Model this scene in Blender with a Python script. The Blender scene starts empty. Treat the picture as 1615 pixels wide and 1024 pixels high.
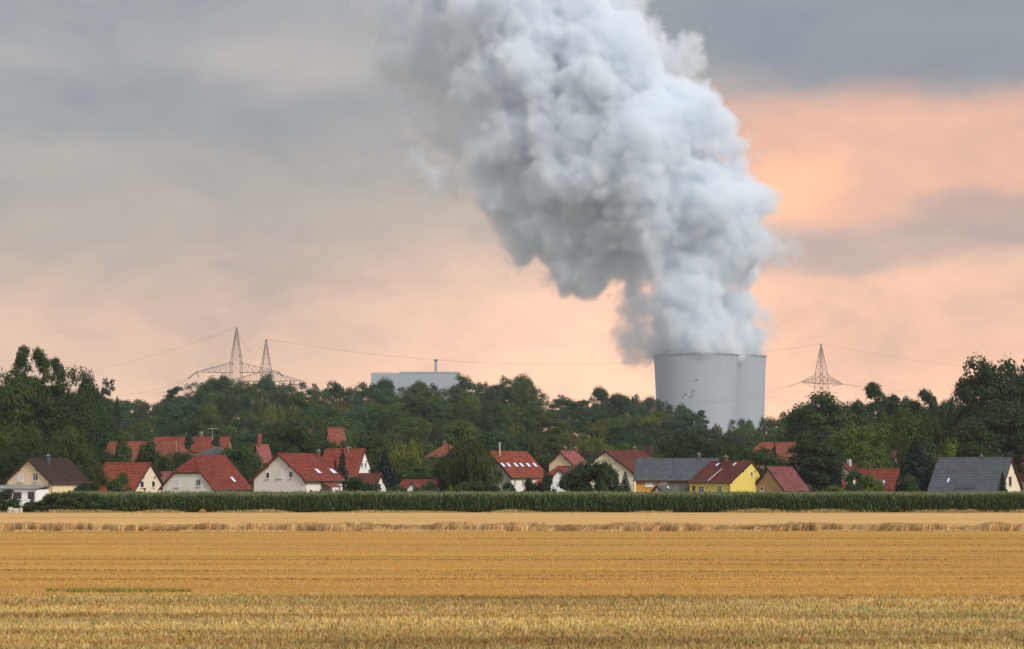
import bpy, math, random
import numpy as np
from mathutils import Vector

R = math.radians
PI = math.pi
rnd = random.Random(11)
SC = bpy.context.scene
COL = SC.collection

# ------------------------------------------------------------------ camera
FPX, CX, CY, HY, EYE = 3600.0, 807.5, 512.0, 748.0, 5.0
TILT = math.atan((HY - CY) / FPX)
cam_d = bpy.data.cameras.new("camera")
cam = bpy.data.objects.new("camera", cam_d)
COL.objects.link(cam)
cam.location = (0, 0, EYE)
cam.rotation_euler = (PI / 2 + TILT, 0, 0)
cam_d.sensor_width = 36.0
cam_d.lens = FPX / 1615.0 * 36.0
cam_d.clip_start = 0.5
cam_d.clip_end = 20000
cam_d.dof.use_dof = True
cam_d.dof.focus_distance = 360
cam_d.dof.aperture_fstop = 2.0
SC.camera = cam

# ------------------------------------------------------------------ render / exposure
SC.view_settings.view_transform = 'Standard'
SC.view_settings.look = 'None'
SC.view_settings.gamma = 1.0
SC.view_settings.use_curve_mapping = False
SC.view_settings.exposure = 1.5
SC.render.engine = 'CYCLES'
cy = SC.cycles
cy.use_denoising = True
try:
    cy.denoiser = 'OPENIMAGEDENOISE'
    cy.denoising_input_passes = 'RGB_ALBEDO_NORMAL'
except Exception:
    pass
cy.max_bounces = 34
cy.diffuse_bounces = 3
cy.glossy_bounces = 3
cy.transmission_bounces = 3
cy.volume_bounces = 18
cy.volume_step_rate = 1.8
cy.volume_max_steps = 512
cy.transparent_max_bounces = 8
cy.sample_clamp_indirect = 6

# ------------------------------------------------------------------ world
def lin(c):
    c = c / 255.0
    return c / 12.92 if c <= 0.04045 else ((c + 0.055) / 1.055) ** 2.4
def srgb(r, g, b, k=1.0):
    return (lin(r) * k, lin(g) * k, lin(b) * k, 1.0)

SUN_DIR = Vector((0.52, -0.64, 0.60)).normalized()
SUN_EL = math.asin(SUN_DIR.z)
SUN_AZ = math.atan2(SUN_DIR.x, SUN_DIR.y)

world = bpy.data.worlds.new("World")
SC.world = world
world.use_nodes = True
wn, wl = world.node_tree.nodes, world.node_tree.links
wn.clear()
def N(tree, t, **kw):
    n = tree.nodes.new(t)
    for k, v in kw.items():
        setattr(n, k, v)
    return n
def put(tree, sock, v):
    if isinstance(v, bpy.types.NodeSocket):
        tree.links.new(v, sock)
    elif v is not None:
        sock.default_value = v
def M(tree, op, a, b=None, c=None, clamp=False):
    n = tree.nodes.new('ShaderNodeMath')
    n.operation = op
    n.use_clamp = clamp
    put(tree, n.inputs[0], a)
    if b is not None: put(tree, n.inputs[1], b)
    if c is not None: put(tree, n.inputs[2], c)
    return n.outputs[0]
def MIX(tree, f, a, b, blend='MIX'):
    n = tree.nodes.new('ShaderNodeMix')
    n.data_type = 'RGBA'
    n.blend_type = blend
    put(tree, n.inputs['Factor'], f)
    put(tree, n.inputs[6], a)
    put(tree, n.inputs[7], b)
    return n.outputs[2]
def NOISE(tree, vec, scale, detail=4, rough=0.55, dist=0.0):
    n = tree.nodes.new('ShaderNodeTexNoise')
    put(tree, n.inputs['Vector'], vec)
    n.inputs['Scale'].default_value = scale
    n.inputs['Detail'].default_value = detail
    n.inputs['Roughness'].default_value = rough
    n.inputs['Distortion'].default_value = dist
    return n
def RAMP(tree, fac, stops):
    n = tree.nodes.new('ShaderNodeValToRGB')
    put(tree, n.inputs[0], fac)
    e = n.color_ramp.elements
    while len(e) < len(stops):
        e.new(0.5)
    for i, (p, c) in enumerate(stops):
        e[i].position = p
        e[i].color = c
    return n.outputs[0]
def RANGE(tree, v, a, b, c=0.0, d=1.0, smooth=True):
    n = tree.nodes.new('ShaderNodeMapRange')
    n.interpolation_type = 'SMOOTHSTEP' if smooth else 'LINEAR'
    put(tree, n.inputs[0], v)
    for i, q in enumerate((a, b, c, d)):
        n.inputs[i + 1].default_value = q
    return n.outputs[0]

WT = world.node_tree
tc = N(WT, 'ShaderNodeTexCoord')
sep = N(WT, 'ShaderNodeSeparateXYZ')
wl.new(tc.outputs['Generated'], sep.inputs[0])
az = M(WT, 'ARCTAN2', sep.outputs[0], sep.outputs[1])
el = M(WT, 'ARCSINE', sep.outputs[2])
mp = N(WT, 'ShaderNodeMapping')
wl.new(tc.outputs['Generated'], mp.inputs[0])
mp.inputs['Scale'].default_value = (1.0, 1.0, 2.2)
w1 = NOISE(WT, mp.outputs[0], 7.0, 5, 0.55)
w2 = NOISE(WT, mp.outputs[0], 22.0, 6, 0.6)
w1s = N(WT, 'ShaderNodeSeparateColor'); wl.new(w1.outputs['Color'], w1s.inputs[0])
w2s = N(WT, 'ShaderNodeSeparateColor'); wl.new(w2.outputs['Color'], w2s.inputs[0])
def warp(base, a, b, ka, kb):
    t = M(WT, 'MULTIPLY_ADD', M(WT, 'SUBTRACT', a, 0.5), ka, base)
    return M(WT, 'MULTIPLY_ADD', M(WT, 'SUBTRACT', b, 0.5), kb, t)
SX = warp(M(WT, 'MULTIPLY_ADD', az, 3.6, 0.8075), w1s.outputs[0], w2s.outputs[0], 0.30, 0.14)
SY = warp(M(WT, 'MULTIPLY_ADD', el, -3.6, 0.748), w1s.outputs[1], w2s.outputs[1], 0.10, 0.06)
SKYK = 3.54   # world strength 0.1 and exposure +1
el01 = M(WT, 'MULTIPLY_ADD', SY, -0.5, 0.5)      # horizon .126, frame top .5, higher up 1+
base = RAMP(WT, el01, [
    (0.00, srgb(236, 196, 162)), (0.126, srgb(255, 197, 158, 1.47)), (0.23, srgb(255, 197, 160, 1.42)),
    (0.30, srgb(242, 192, 162, 1.20)), (0.36, srgb(204, 182, 165, 1.02)), (0.42, srgb(168, 163, 160)),
    (0.52, srgb(156, 157, 161)), (0.75, srgb(196, 203, 214)), (1.00, srgb(206, 214, 226))])
def blob(colr, cx, cyy, rx, ry, c, k, soft=0.55):
    dx = M(WT, 'DIVIDE', M(WT, 'SUBTRACT', SX, cx), rx)
    dy = M(WT, 'DIVIDE', M(WT, 'SUBTRACT', SY, cyy), ry)
    d = M(WT, 'SQRT', M(WT, 'ADD', M(WT, 'MULTIPLY', dx, dx), M(WT, 'MULTIPLY', dy, dy)))
    m = RANGE(WT, d, 1.0 - soft, 1.0 + soft, k, 0.0)
    return MIX(WT, m, colr, c)
skyc = base
for b in [
    (0.10, 0.52, 0.60, 0.16, srgb(214, 176, 152, 1.06), 0.85, 0.7),     # duller peach low on the left
    (0.22, 0.32, 0.70, 0.13, srgb(164, 155, 147), 0.80, 0.6),
    (0.10, 0.17, 0.62, 0.055, srgb(142, 144, 149), 0.85, 0.55),   # grey bank on the left
    (0.12, 0.03, 0.45, 0.06, srgb(148, 149, 154), 0.6, 0.6),
    (0.45, 0.10, 0.16, 0.05, srgb(196, 180, 172), 0.55, 0.7),
    (1.45, 0.50, 0.40, 0.14, srgb(236, 178, 142, 1.25), 0.8, 0.6),     # right low
    (1.45, 0.24, 0.48, 0.115, srgb(240, 174, 138, 1.10), 0.92, 0.4),    # peach break on the right
    (1.26, 0.29, 0.10, 0.045, srgb(255, 182, 134, 1.3), 0.9, 0.6),     # its brightest spot
    (1.36, 0.385, 0.25, 0.040, srgb(178, 154, 147), 0.75, 0.5),    # cloud bar under it
    (1.62, 0.345, 0.15, 0.040, srgb(178, 148, 140), 0.8, 0.5),
    (1.60, -0.02, 0.85, 0.185, srgb(124, 130, 142), 0.97, 0.22),  # dark bank top right
]:
    skyc = blob(skyc, *b)
cn = NOISE(WT, mp.outputs[0], 14.0, 9, 0.66, 0.5)
skyc = MIX(WT, 1.0, skyc, RAMP(WT, cn.outputs[0], [(0.32, (0.78, 0.81, 0.86, 1)), (0.50, (1.0, 0.985, 0.97, 1)), (0.70, (1.14, 1.11, 1.06, 1))]), 'MULTIPLY')
vm = N(WT, 'ShaderNodeVectorMath', operation='SCALE')
wl.new(skyc, vm.inputs[0]); vm.inputs['Scale'].default_value = SKYK
nish = N(WT, 'ShaderNodeTexSky', sky_type='NISHITA')
nish.sun_disc = False
nish.sun_elevation = SUN_EL
nish.sun_rotation = SUN_AZ
bg = N(WT, 'ShaderNodeBackground')
wl.new(MIX(WT, 0.97, nish.outputs[0], vm.outputs[0]), bg.inputs['Color'])
bg.inputs['Strength'].default_value = 0.1
wo = N(WT, 'ShaderNodeOutputWorld')
wl.new(bg.outputs[0], wo.inputs['Surface'])
world.cycles.sampling_method = 'MANUAL'
world.cycles.sample_map_resolution = 512

sun_d = bpy.data.lights.new("sun", 'SUN')
sun_d.energy = 1.05
sun_d.angle = R(14)
sun_d.color = (1.0, 0.95, 0.88)
sun = bpy.data.objects.new("sun", sun_d)
COL.objects.link(sun)
sun.rotation_euler = SUN_DIR.to_track_quat('Z', 'Y').to_euler()

# ------------------------------------------------------------------ projection helpers (measuring, real sizes)
_F = np.array((0, math.cos(TILT), math.sin(TILT)))
_U = np.array((0, -math.sin(TILT), math.cos(TILT)))
def ray(px, py):
    d = _F + np.array((1, 0, 0)) * (px - CX) / FPX + _U * (CY - py) / FPX
    return d
def P(px, py, D):
    d = ray(px, py)
    k = D / d[1]
    return Vector((d[0] * k, D, EYE + d[2] * k))
def kx(px, py=750):
    d = ray(px, py)
    return d[0] / d[1]
def sstep(t):
    t = np.clip(t, 0, 1)
    return t * t * (3 - 2 * t)
def terrain(x, y):
    y = np.asarray(y, dtype=float); x = np.asarray(x, dtype=float)
    px = CX + FPX * x / np.maximum(y, 50)
    g = 1 - 0.62 * sstep((px - 960) / 220)
    return 20 * sstep((y - 430) / 470) * (1 - sstep((y - 1350) / 700)) * g

# ------------------------------------------------------------------ object helpers
def setp(o, label=None, cat=None, group=None, kind=None):
    if label: o['label'] = label
    if cat: o['category'] = cat
    if group: o['group'] = group
    if kind: o['kind'] = kind
    return o
def empty(name, loc, label, cat, group=None):
    o = bpy.data.objects.new(name, None)
    COL.objects.link(o)
    o.location = loc
    o.empty_display_size = 1
    return setp(o, label, cat, group)
def addo(name, me, parent=None, loc=None, kind=None):
    o = bpy.data.objects.new(name, me)
    COL.objects.link(o)
    if parent is not None: o.parent = parent
    if loc is not None: o.location = loc
    if kind: o['kind'] = kind
    return o
class MB:
    def __init__(s):
        s.v = []; s.f = []; s.mi = []
    def poly(s, pts, mi=0):
        n = len(s.v)
        s.v.extend([tuple(p) for p in pts])
        s.f.append(tuple(range(n, n + len(pts)))); s.mi.append(mi)
    def prism(s, pts, off, mi=0):
        """polygon extruded by vector off, closed"""
        n = len(s.v); k = len(pts)
        off = Vector(off)
        pts = [Vector(p) for p in pts]
        if (pts[1] - pts[0]).cross(pts[2] - pts[0]).dot(off) > 0: pts = pts[::-1]
        s.v.extend([tuple(p) for p in pts])
        s.v.extend([tuple(Vector(p) + off) for p in pts])
        s.f.append(tuple(range(n, n + k))); s.mi.append(mi)
        s.f.append(tuple(range(n + 2 * k - 1, n + k - 1, -1))); s.mi.append(mi)
        for i in range(k):
            j = (i + 1) % k
            s.f.append((n + j, n + i, n + k + i, n + k + j)); s.mi.append(mi)
    def box(s, o, a, b, c, mi=0):
        """corner o, edge vectors a b c"""
        o = Vector(o); a = Vector(a); b = Vector(b)
        s.prism([o, o + a, o + a + b, o + b], c, mi)
    def tube(s, p, q, r0, r1=None, n=6, mi=0, cap=True):
        p = Vector(p); q = Vector(q)
        r1 = r0 if r1 is None else r1
        d = (q - p).normalized()
        a = d.orthogonal().normalized(); b = d.cross(a)
        k = len(s.v)
        for c, r in ((p, r0), (q, r1)):
            for i in range(n):
                t = 2 * PI * i / n
                s.v.append(tuple(c + (a * math.cos(t) + b * math.sin(t)) * r))
        for i in range(n):
            j = (i + 1) % n
            s.f.append((k + i, k + j, k + n + j, k + n + i)); s.mi.append(mi)
        if cap:
            s.f.append(tuple(range(k + n - 1, k - 1, -1))); s.mi.append(mi)
            s.f.append(tuple(range(k + n, k + 2 * n))); s.mi.append(mi)
    def mesh(s, name, mats):
        me = bpy.data.meshes.new(name)
        me.from_pydata(s.v, [], s.f)
        if not isinstance(mats, (list, tuple)): mats = [mats]
        for m in mats: me.materials.append(m)
        if len(mats) > 1:
            me.polygons.foreach_set('material_index', s.mi)
        me.update()
        return me
    def build(s, name, mats, parent=None, loc=None, kind=None):
        return addo(name, s.mesh(name, mats), parent, loc, kind)
def np_mesh(name, verts, faces, mats, mi=None, cols=None, smooth=False):
    """verts (n,3); faces (m,k) all the same size"""
    me = bpy.data.meshes.new(name)
    k = faces.shape[1]
    me.vertices.add(len(verts)); me.loops.add(faces.size); me.polygons.add(len(faces))
    me.vertices.foreach_set('co', np.ascontiguousarray(verts, dtype=np.float32).ravel())
    me.loops.foreach_set('vertex_index', np.ascontiguousarray(faces, dtype=np.int32).ravel())
    me.polygons.foreach_set('loop_start', np.arange(0, faces.size, k, dtype=np.int32))
    me.polygons.foreach_set('loop_total', np.full(len(faces), k, dtype=np.int32))
    if not isinstance(mats, (list, tuple)): mats = [mats]
    for m in mats: me.materials.append(m)
    if mi is not None: me.polygons.foreach_set('material_index', np.asarray(mi, dtype=np.int32))
    if cols is not None:
        at = me.color_attributes.new('tone', 'FLOAT_COLOR', 'POINT')
        at.data.foreach_set('color', np.ascontiguousarray(cols, dtype=np.float32).ravel())
    me.update(calc_edges=True)
    if smooth: me.polygons.foreach_set('use_smooth', np.ones(len(faces), dtype=bool))
    return me

# ------------------------------------------------------------------ materials
def newmat(name):
    m = bpy.data.materials.new(name)
    m.use_nodes = True
    t = m.node_tree
    t.nodes.clear()
    out = N(t, 'ShaderNodeOutputMaterial')
    b = N(t, 'ShaderNodeBsdfPrincipled')
    t.links.new(b.outputs[0], out.inputs['Surface'])
    return m, t, b, out
def objco(t):
    return N(t, 'ShaderNodeTexCoord').outputs['Object']
def geopos(t):
    return N(t, 'ShaderNodeNewGeometry').outputs['Position']
def SCALEV(t, v, s):
    m = N(t, 'ShaderNodeMapping')
    t.links.new(v, m.inputs[0]); m.inputs['Scale'].default_value = s
    return m.outputs[0]
def paint(name, col, rough=0.8, var=0.12, scale=1.5, bump=0.0, spec=0.3, metal=0.0, streak=True):
    m, t, b, o = newmat(name)
    v = geopos(t)
    n1 = NOISE(t, v, scale, 5, 0.6)
    f = n1.outputs[0]
    if streak:
        n2 = NOISE(t, SCALEV(t, v, (3, 3, 0.35)), scale, 4, 0.6)
        f = M(t, 'MULTIPLY_ADD', n2.outputs[0], 0.5, M(t, 'MULTIPLY', f, 0.5))
    lo = tuple(c * (1 - var) for c in col[:3]) + (1,)
    hi = tuple(min(1, c * (1 + var * 0.8)) for c in col[:3]) + (1,)
    t.links.new(RAMP(t, f, [(0.3, lo), (0.7, hi)]), b.inputs['Base Color'])
    b.inputs['Roughness'].default_value = rough
    b.inputs['Specular IOR Level'].default_value = spec
    b.inputs['Metallic'].default_value = metal
    if bump:
        bp = N(t, 'ShaderNodeBump'); bp.inputs['Strength'].default_value = bump
        t.links.new(NOISE(t, v, scale * 12, 3).outputs[0], bp.inputs['Height'])
        t.links.new(bp.outputs[0], b.inputs['Normal'])
    return m
def tilemat(name, col, var=0.36, rough=0.75, spec=0.12):
    m, t, b, o = newmat(name)
    v = geopos(t)
    big = NOISE(t, v, 0.45, 4, 0.6).outputs[0]
    vo = N(t, 'ShaderNodeTexVoronoi'); vo.inputs['Scale'].default_value = 2.8
    t.links.new(SCALEV(t, v, (1, 1, 1.3)), vo.inputs['Vector'])
    sc_ = N(t, 'ShaderNodeSeparateColor'); t.links.new(vo.outputs['Color'], sc_.inputs[0])
    f = M(t, 'MULTIPLY_ADD', sc_.outputs[0], 0.45, M(t, 'MULTIPLY', big, 0.6))
    lo = tuple(c * (1 - var) for c in col[:3]) + (1,)
    hi = tuple(min(1, c * (1 + var)) for c in col[:3]) + (1,)
    c1 = RAMP(t, f, [(0.2, lo), (0.8, hi)])
    moss = NOISE(t, v, 1.1, 6, 0.7).outputs[0]
    g = sum(col[:3]) / 3
    c2 = MIX(t, RANGE(t, moss, 0.50, 0.72, 0.0, 0.65), c1, (g * 0.75, g * 0.68, g * 0.6, 1))
    t.links.new(c2, b.inputs['Base Color'])
    b.inputs['Roughness'].default_value = rough
    b.inputs['Specular IOR Level'].default_value = spec
    return m
def leafmat(name, col, transl=0.25, var=0.35, rough=0.55):
    m, t, b, o = newmat(name)
    oi = N(t, 'ShaderNodeObjectInfo')
    v = objco(t)
    n1 = NOISE(t, v, 0.55, 3, 0.6).outputs[0]
    n2 = NOISE(t, v, 4.0, 2, 0.6).outputs[0]
    f = M(t, 'MULTIPLY_ADD', n2, 0.55, M(t, 'MULTIPLY', n1, 0.45))
    lo = (col[0] * (1 - var), col[1] * (1 - var), col[2] * (1 - var * 0.6), 1)
    hi = (col[0] * (1 + var * 1.3), col[1] * (1 + var), col[2] * (1 + var * 0.5), 1)
    c = RAMP(t, f, [(0.32, lo), (0.68, hi)])
    c = MIX(t, 1.0, c, oi.outputs['Color'], 'MULTIPLY')
    t.links.new(c, b.inputs['Base Color'])
    b.inputs['Roughness'].default_value = rough
    b.inputs['Specular IOR Level'].default_value = 0.18
    tr = N(t, 'ShaderNodeBsdfTranslucent')
    t.links.new(MIX(t, 1.0, c, (1.25, 1.3, 0.5, 1), 'MULTIPLY'), tr.inputs['Color'])
    mx = N(t, 'ShaderNodeMixShader'); mx.inputs[0].default_value = transl
    t.links.new(b.outputs[0], mx.inputs[1]); t.links.new(tr.outputs[0], mx.inputs[2])
    t.links.new(mx.outputs[0], o.inputs['Surface'])
    return m
def tonemat(name, rough=0.8, transl=0.15):
    m, t, b, o = newmat(name)
    at = N(t, 'ShaderNodeAttribute'); at.attribute_name = 'tone'
    t.links.new(at.outputs['Color'], b.inputs['Base Color'])
    b.inputs['Roughness'].default_value = rough
    b.inputs['Specular IOR Level'].default_value = 0.25
    tr = N(t, 'ShaderNodeBsdfTranslucent')
    t.links.new(at.outputs['Color'], tr.inputs['Color'])
    mx = N(t, 'ShaderNodeMixShader'); mx.inputs[0].default_value = transl
    t.links.new(b.outputs[0], mx.inputs[1]); t.links.new(tr.outputs[0], mx.inputs[2])
    t.links.new(mx.outputs[0], o.inputs['Surface'])
    return m

MT = {}
MT['cream'] = paint('cream_render', (0.80, 0.62, 0.38))
MT['palecream'] = paint('pale_cream_render', (0.82, 0.70, 0.50))
MT['offwhite'] = paint('off_white_render', (0.78, 0.76, 0.66))
MT['greywhite'] = paint('grey_white_render', (0.80, 0.73, 0.66))
MT['white'] = paint('white_render', (0.86, 0.84, 0.80), var=0.06)
MT['yellow'] = paint('yellow_render', (0.75, 0.58, 0.13), var=0.08)
MT['orange'] = paint('orange_render', (0.62, 0.30, 0.06), var=0.08)
MT['tan'] = paint('tan_render', (0.40, 0.27, 0.17))
MT['greybrown'] = paint('grey_brown_render', (0.32, 0.27, 0.22))
MT['darkgreywall'] = paint('dark_grey_cladding', (0.08, 0.085, 0.09))
MT['t_red'] = tilemat('red_tiles', (0.190, 0.042, 0.028))
MT['t_red2'] = tilemat('bright_red_tiles', (0.225, 0.052, 0.030))
MT['t_orange'] = tilemat('orange_red_tiles', (0.235, 0.074, 0.043))
MT['t_pink'] = tilemat('dusty_red_tiles', (0.27, 0.085, 0.075))
MT['t_wine'] = tilemat('wine_red_tiles', (0.20, 0.065, 0.065))
MT['t_brown'] = tilemat('dark_brown_tiles', (0.050, 0.028, 0.024))
MT['t_redbrown'] = tilemat('red_brown_tiles', (0.125, 0.036, 0.028))
MT['t_grey'] = tilemat('slate_grey_tiles', (0.080, 0.088, 0.105), var=0.25, rough=0.5, spec=0.35)
MT['t_shed'] = tilemat('shed_felt', (0.10, 0.10, 0.095))
MT['wood'] = paint('dark_brown_wood', (0.055, 0.025, 0.018), 0.7, spec=0.25)
MT['redwood'] = paint('red_brown_wood', (0.14, 0.035, 0.022), 0.7, spec=0.25)
MT['frame'] = paint('white_window_frame', (0.75, 0.74, 0.72), 0.4, var=0.03, streak=False)
MT['shutter'] = paint('white_roller_shutter', (0.72, 0.71, 0.68), 0.5, var=0.05, streak=False)
MT['brick'] = paint('chimney_brick', (0.20, 0.06, 0.045), 0.85, var=0.3, scale=5)
MT['darkbrick'] = paint('dark_chimney_brick', (0.085, 0.035, 0.035), 0.85, var=0.3, scale=5)
MT['slate'] = paint('slate_chimney', (0.07, 0.075, 0.085), 0.6)
MT['zinc'] = paint('zinc_sheet', (0.35, 0.37, 0.39), 0.4, metal=0.5)
MT['guttermetal'] = paint('dark_gutter_metal', (0.10, 0.06, 0.05), 0.5)
MT['steel'] = paint('bright_steel', (0.70, 0.70, 0.70), 0.3, metal=0.6)
MT['lattice'] = paint('galvanised_lattice', (0.19, 0.19, 0.20), 0.6, metal=0.2)
MT['wire'] = paint('wire', (0.11, 0.10, 0.10), 0.6)
MT['skylight'] = paint('skylight_painted_reflection', (0.62, 0.66, 0.72), 0.15, var=0.05, spec=0.8, streak=False)  # pale pane colour stands in for bright sky reflected in the glass
MT['bark'] = paint('bark', (0.075, 0.055, 0.04), 0.9, var=0.3, scale=4)
MT['birchbark'] = paint('birch_bark', (0.50, 0.47, 0.42), 0.8, var=0.35, scale=3)
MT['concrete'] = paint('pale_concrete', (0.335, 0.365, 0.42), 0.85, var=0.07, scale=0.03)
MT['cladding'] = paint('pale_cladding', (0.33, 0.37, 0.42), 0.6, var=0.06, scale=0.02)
MT['stone'] = paint('light_stone', (0.42, 0.40, 0.34), 0.9, var=0.2)
_g, _t, _b, _o = newmat('dark_glass')
_b.inputs['Base Color'].default_value = (0.03, 0.035, 0.045, 1)
_b.inputs['Roughness'].default_value = 0.08
_b.inputs['Specular IOR Level'].default_value = 0.8
MT['glass'] = _g
MT['leaf'] = leafmat('leaf_broad', (0.039, 0.070, 0.021))
MT['leafbirch'] = leafmat('leaf_birch', (0.074, 0.090, 0.031), 0.35)
MT['needle'] = leafmat('needles', (0.026, 0.044, 0.032), 0.08)
MT['corn'] = leafmat('maize_leaf', (0.062, 0.105, 0.034), 0.25, 0.3)
MT['tassel'] = paint('maize_tassel', (0.17, 0.185, 0.075), 0.8, streak=False)
MT['tone'] = tonemat('straw_blades')
# ------------------------------------------------------------------ ground
def grid_sheet(name, xs, ys, zoff, mat, kind='structure', wob=None):
    X, Y = np.meshgrid(xs, ys)
    Z = terrain(X, Y) + zoff
    if wob is not None: Y = Y + wob(X, Y)
    v = np.stack([X.ravel(), Y.ravel(), Z.ravel()], 1)
    nx, ny = len(xs), len(ys)
    i, j = np.meshgrid(np.arange(nx - 1), np.arange(ny - 1))
    a = (j * nx + i).ravel()
    f = np.stack([a, a + 1, a + nx + 1, a + nx], 1)
    return setp(addo(name, np_mesh(name, v, f, mat, smooth=True)), kind=kind)
m, t, b, o = newmat('meadow_ground')
v = geopos(t)
t.links.new(RAMP(t, NOISE(t, v, 0.08, 6, 0.65).outputs[0], [(0.3, (0.045, 0.055, 0.022, 1)), (0.7, (0.095, 0.10, 0.04, 1))]), b.inputs['Base Color'])
b.inputs['Roughness'].default_value = 0.95
grid_sheet('ground', np.linspace(-2300, 2300, 90), np.concatenate([[-250, 0, 200, 400], np.linspace(430, 2100, 60), [3000, 4400]]), 0.0, m)

def fieldmat(name, stops, sx, sy, fine, rough=0.95):
    m, t, b, o = newmat(name)
    v = geopos(t)
    n1 = NOISE(t, SCALEV(t, v, (sx, sy, 1)), 1.0, 5, 0.6, 0.1).outputs[0]
    n3 = NOISE(t, SCALEV(t, v, (sx * 0.6, sy * 5, 1)), 1.0, 4, 0.65, 0.0).outputs[0]
    n2 = NOISE(t, SCALEV(t, v, (fine, fine * 0.45, 1)), 1.0, 4, 0.7).outputs[0]
    f = M(t, 'ADD', M(t, 'MULTIPLY', n1, 0.40), M(t, 'ADD', M(t, 'MULTIPLY', n2, 0.36), M(t, 'MULTIPLY', n3, 0.24)))
    t.links.new(RAMP(t, f, stops), b.inputs['Base Color'])
    b.inputs['Roughness'].default_value = rough
    b.inputs['Specular IOR Level'].default_value = 0.1
    bp = N(t, 'ShaderNodeBump'); bp.inputs['Strength'].default_value = 0.6; bp.inputs['Distance'].default_value = 0.05
    t.links.new(n2, bp.inputs['Height']); t.links.new(bp.outputs[0], b.inputs['Normal'])
    return m
FM_NEAR = fieldmat('near_stubble_soil', [(0.36, (0.22, 0.12, 0.05, 1)), (0.46, (0.38, 0.24, 0.09, 1)), (0.56, (0.52, 0.38, 0.13, 1)), (0.66, (0.60, 0.46, 0.18, 1))], 0.05, 0.30, 3.0)
FM_MID = fieldmat('golden_stubble', [(0.36, (0.26, 0.12, 0.026, 1)), (0.47, (0.42, 0.215, 0.046, 1)), (0.58, (0.51, 0.285, 0.068, 1)), (0.68, (0.57, 0.35, 0.105, 1))], 0.012, 0.22, 2.4)
FM_FAR = fieldmat('pale_stubble', [(0.36, (0.42, 0.22, 0.07, 1)), (0.47, (0.55, 0.31, 0.10, 1)), (0.62, (0.68, 0.42, 0.17, 1))], 0.012, 0.09, 1.5)
xs = np.linspace(-260, 260, 40)
grid_sheet('near_stubble_field', xs, np.array([20, 50, 94.0]), 0.008, FM_NEAR, wob=lambda X, Y: X * -0.035)
grid_sheet('golden_stubble_field', xs, np.array([88, 150, 203.0]), 0.004, FM_MID, wob=lambda X, Y: 0 * X)
grid_sheet('pale_stubble_field', xs, np.array([203.001, 250, 301.0]), 0.004, FM_FAR, wob=lambda X, Y: 0 * X)

rng = np.random.default_rng(5)
def blades(n, xy, h, w, lean, cols, jit=0.3, base=0.0, dirx=None):
    """n thin triangles standing on the ground, one random tilt each"""
    a = rng.uniform(0, 2 * PI, n) if dirx is None else rng.normal(dirx, 0.5, n)
    fa = rng.uniform(0, PI, n)
    dx, dy = np.cos(fa) * w / 2, np.sin(fa) * w / 2
    lx = np.cos(a) * lean * h; ly = np.sin(a) * lean * h
    z0 = np.full(n, base)
    p0 = np.stack([xy[:, 0] - dx, xy[:, 1] - dy, z0], 1)
    p1 = np.stack([xy[:, 0] + dx, xy[:, 1] + dy, z0], 1)
    p2 = np.stack([xy[:, 0] + lx + dx * 0.4, xy[:, 1] + ly + dy * .4, z0 + h], 1)
    p3 = np.stack([xy[:, 0] + lx - dx * 0.4, xy[:, 1] + ly - dy * .4, z0 + h], 1)
    v = np.stack([p0, p1, p2, p3], 1).reshape(-1, 3)
    f = np.arange(4 * n).reshape(-1, 4)
    c = np.repeat(np.concatenate([cols, np.ones((n, 1))], 1), 4, axis=0)
    return v, f, c
def vnoise(x, y, seed=0):
    """cheap smooth value noise"""
    r = np.random.default_rng(seed).random((257, 257))
    xi = np.floor(x).astype(int); yi = np.floor(y).astype(int)
    fx = x - xi; fy = y - yi
    fx = fx * fx * (3 - 2 * fx); fy = fy * fy * (3 - 2 * fy)
    g = lambda a, b: r[a % 257, b % 257]
    return (g(xi, yi) * (1 - fx) + g(xi + 1, yi) * fx) * (1 - fy) + (g(xi, yi + 1) * (1 - fx) + g(xi + 1, yi + 1) * fx) * fy
def pick(n, table, wts):
    i = rng.choice(len(table), n, p=np.array(wts) / sum(wts))
    c = np.array(table)[i]
    return np.clip(c * rng.uniform(0.75, 1.25, (n, 1)), 0, 0.9)

# foreground stubble: straw stumps in drill rows with brown gaps and some green regrowth
n = 520000
y = rng.uniform(54, 94, n); x = rng.uniform(-1, 1, n) * (6 + y * 0.34)
yl = y + 0.02 * x
keep = (vnoise(x * 0.10 + 3, yl * 0.45, 1) * 0.6 + vnoise(x * 0.9, yl * 0.9, 2) * 0.4) > rng.uniform(0.12, 0.62, n)
x, y = x[keep], y[keep]; n = len(x)
y = np.minimum(y - x * 0.035, 200)
patch = vnoise(x * 0.06, (y + 0.035 * x) * 0.35, 7)
cols = pick(n, [(0.74, 0.54, 0.16), (0.80, 0.58, 0.25), (0.58, 0.46, 0.11), (0.38, 0.19, 0.075), (0.20, 0.23, 0.06), (0.80, 0.64, 0.40)], [5, 4, 2, 4.2, 0.5, 1.2])
cols *= (0.50 + 0.60 * patch)[:, None]
row_ = vnoise(x * 0.035 + 9, (y + 0.035 * x) * 0.6, 8)
cols = cols * (1 - 0.18 * sstep((row_ - .5) / .2))[:, None] * np.where(row_[:, None] > .6, np.array([[1.05, .9, .8]]), 1.0)
vv, ff, cc = blades(n, np.stack([x, y], 1), rng.uniform(0.04, 0.16, n), rng.uniform(0.02, 0.055, n), rng.uniform(0, 0.9, n), np.clip(cols, 0, .9))
addo('stubble', np_mesh('stubble', vv, ff, MT['tone'], cols=cc), kind='stuff')
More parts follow.
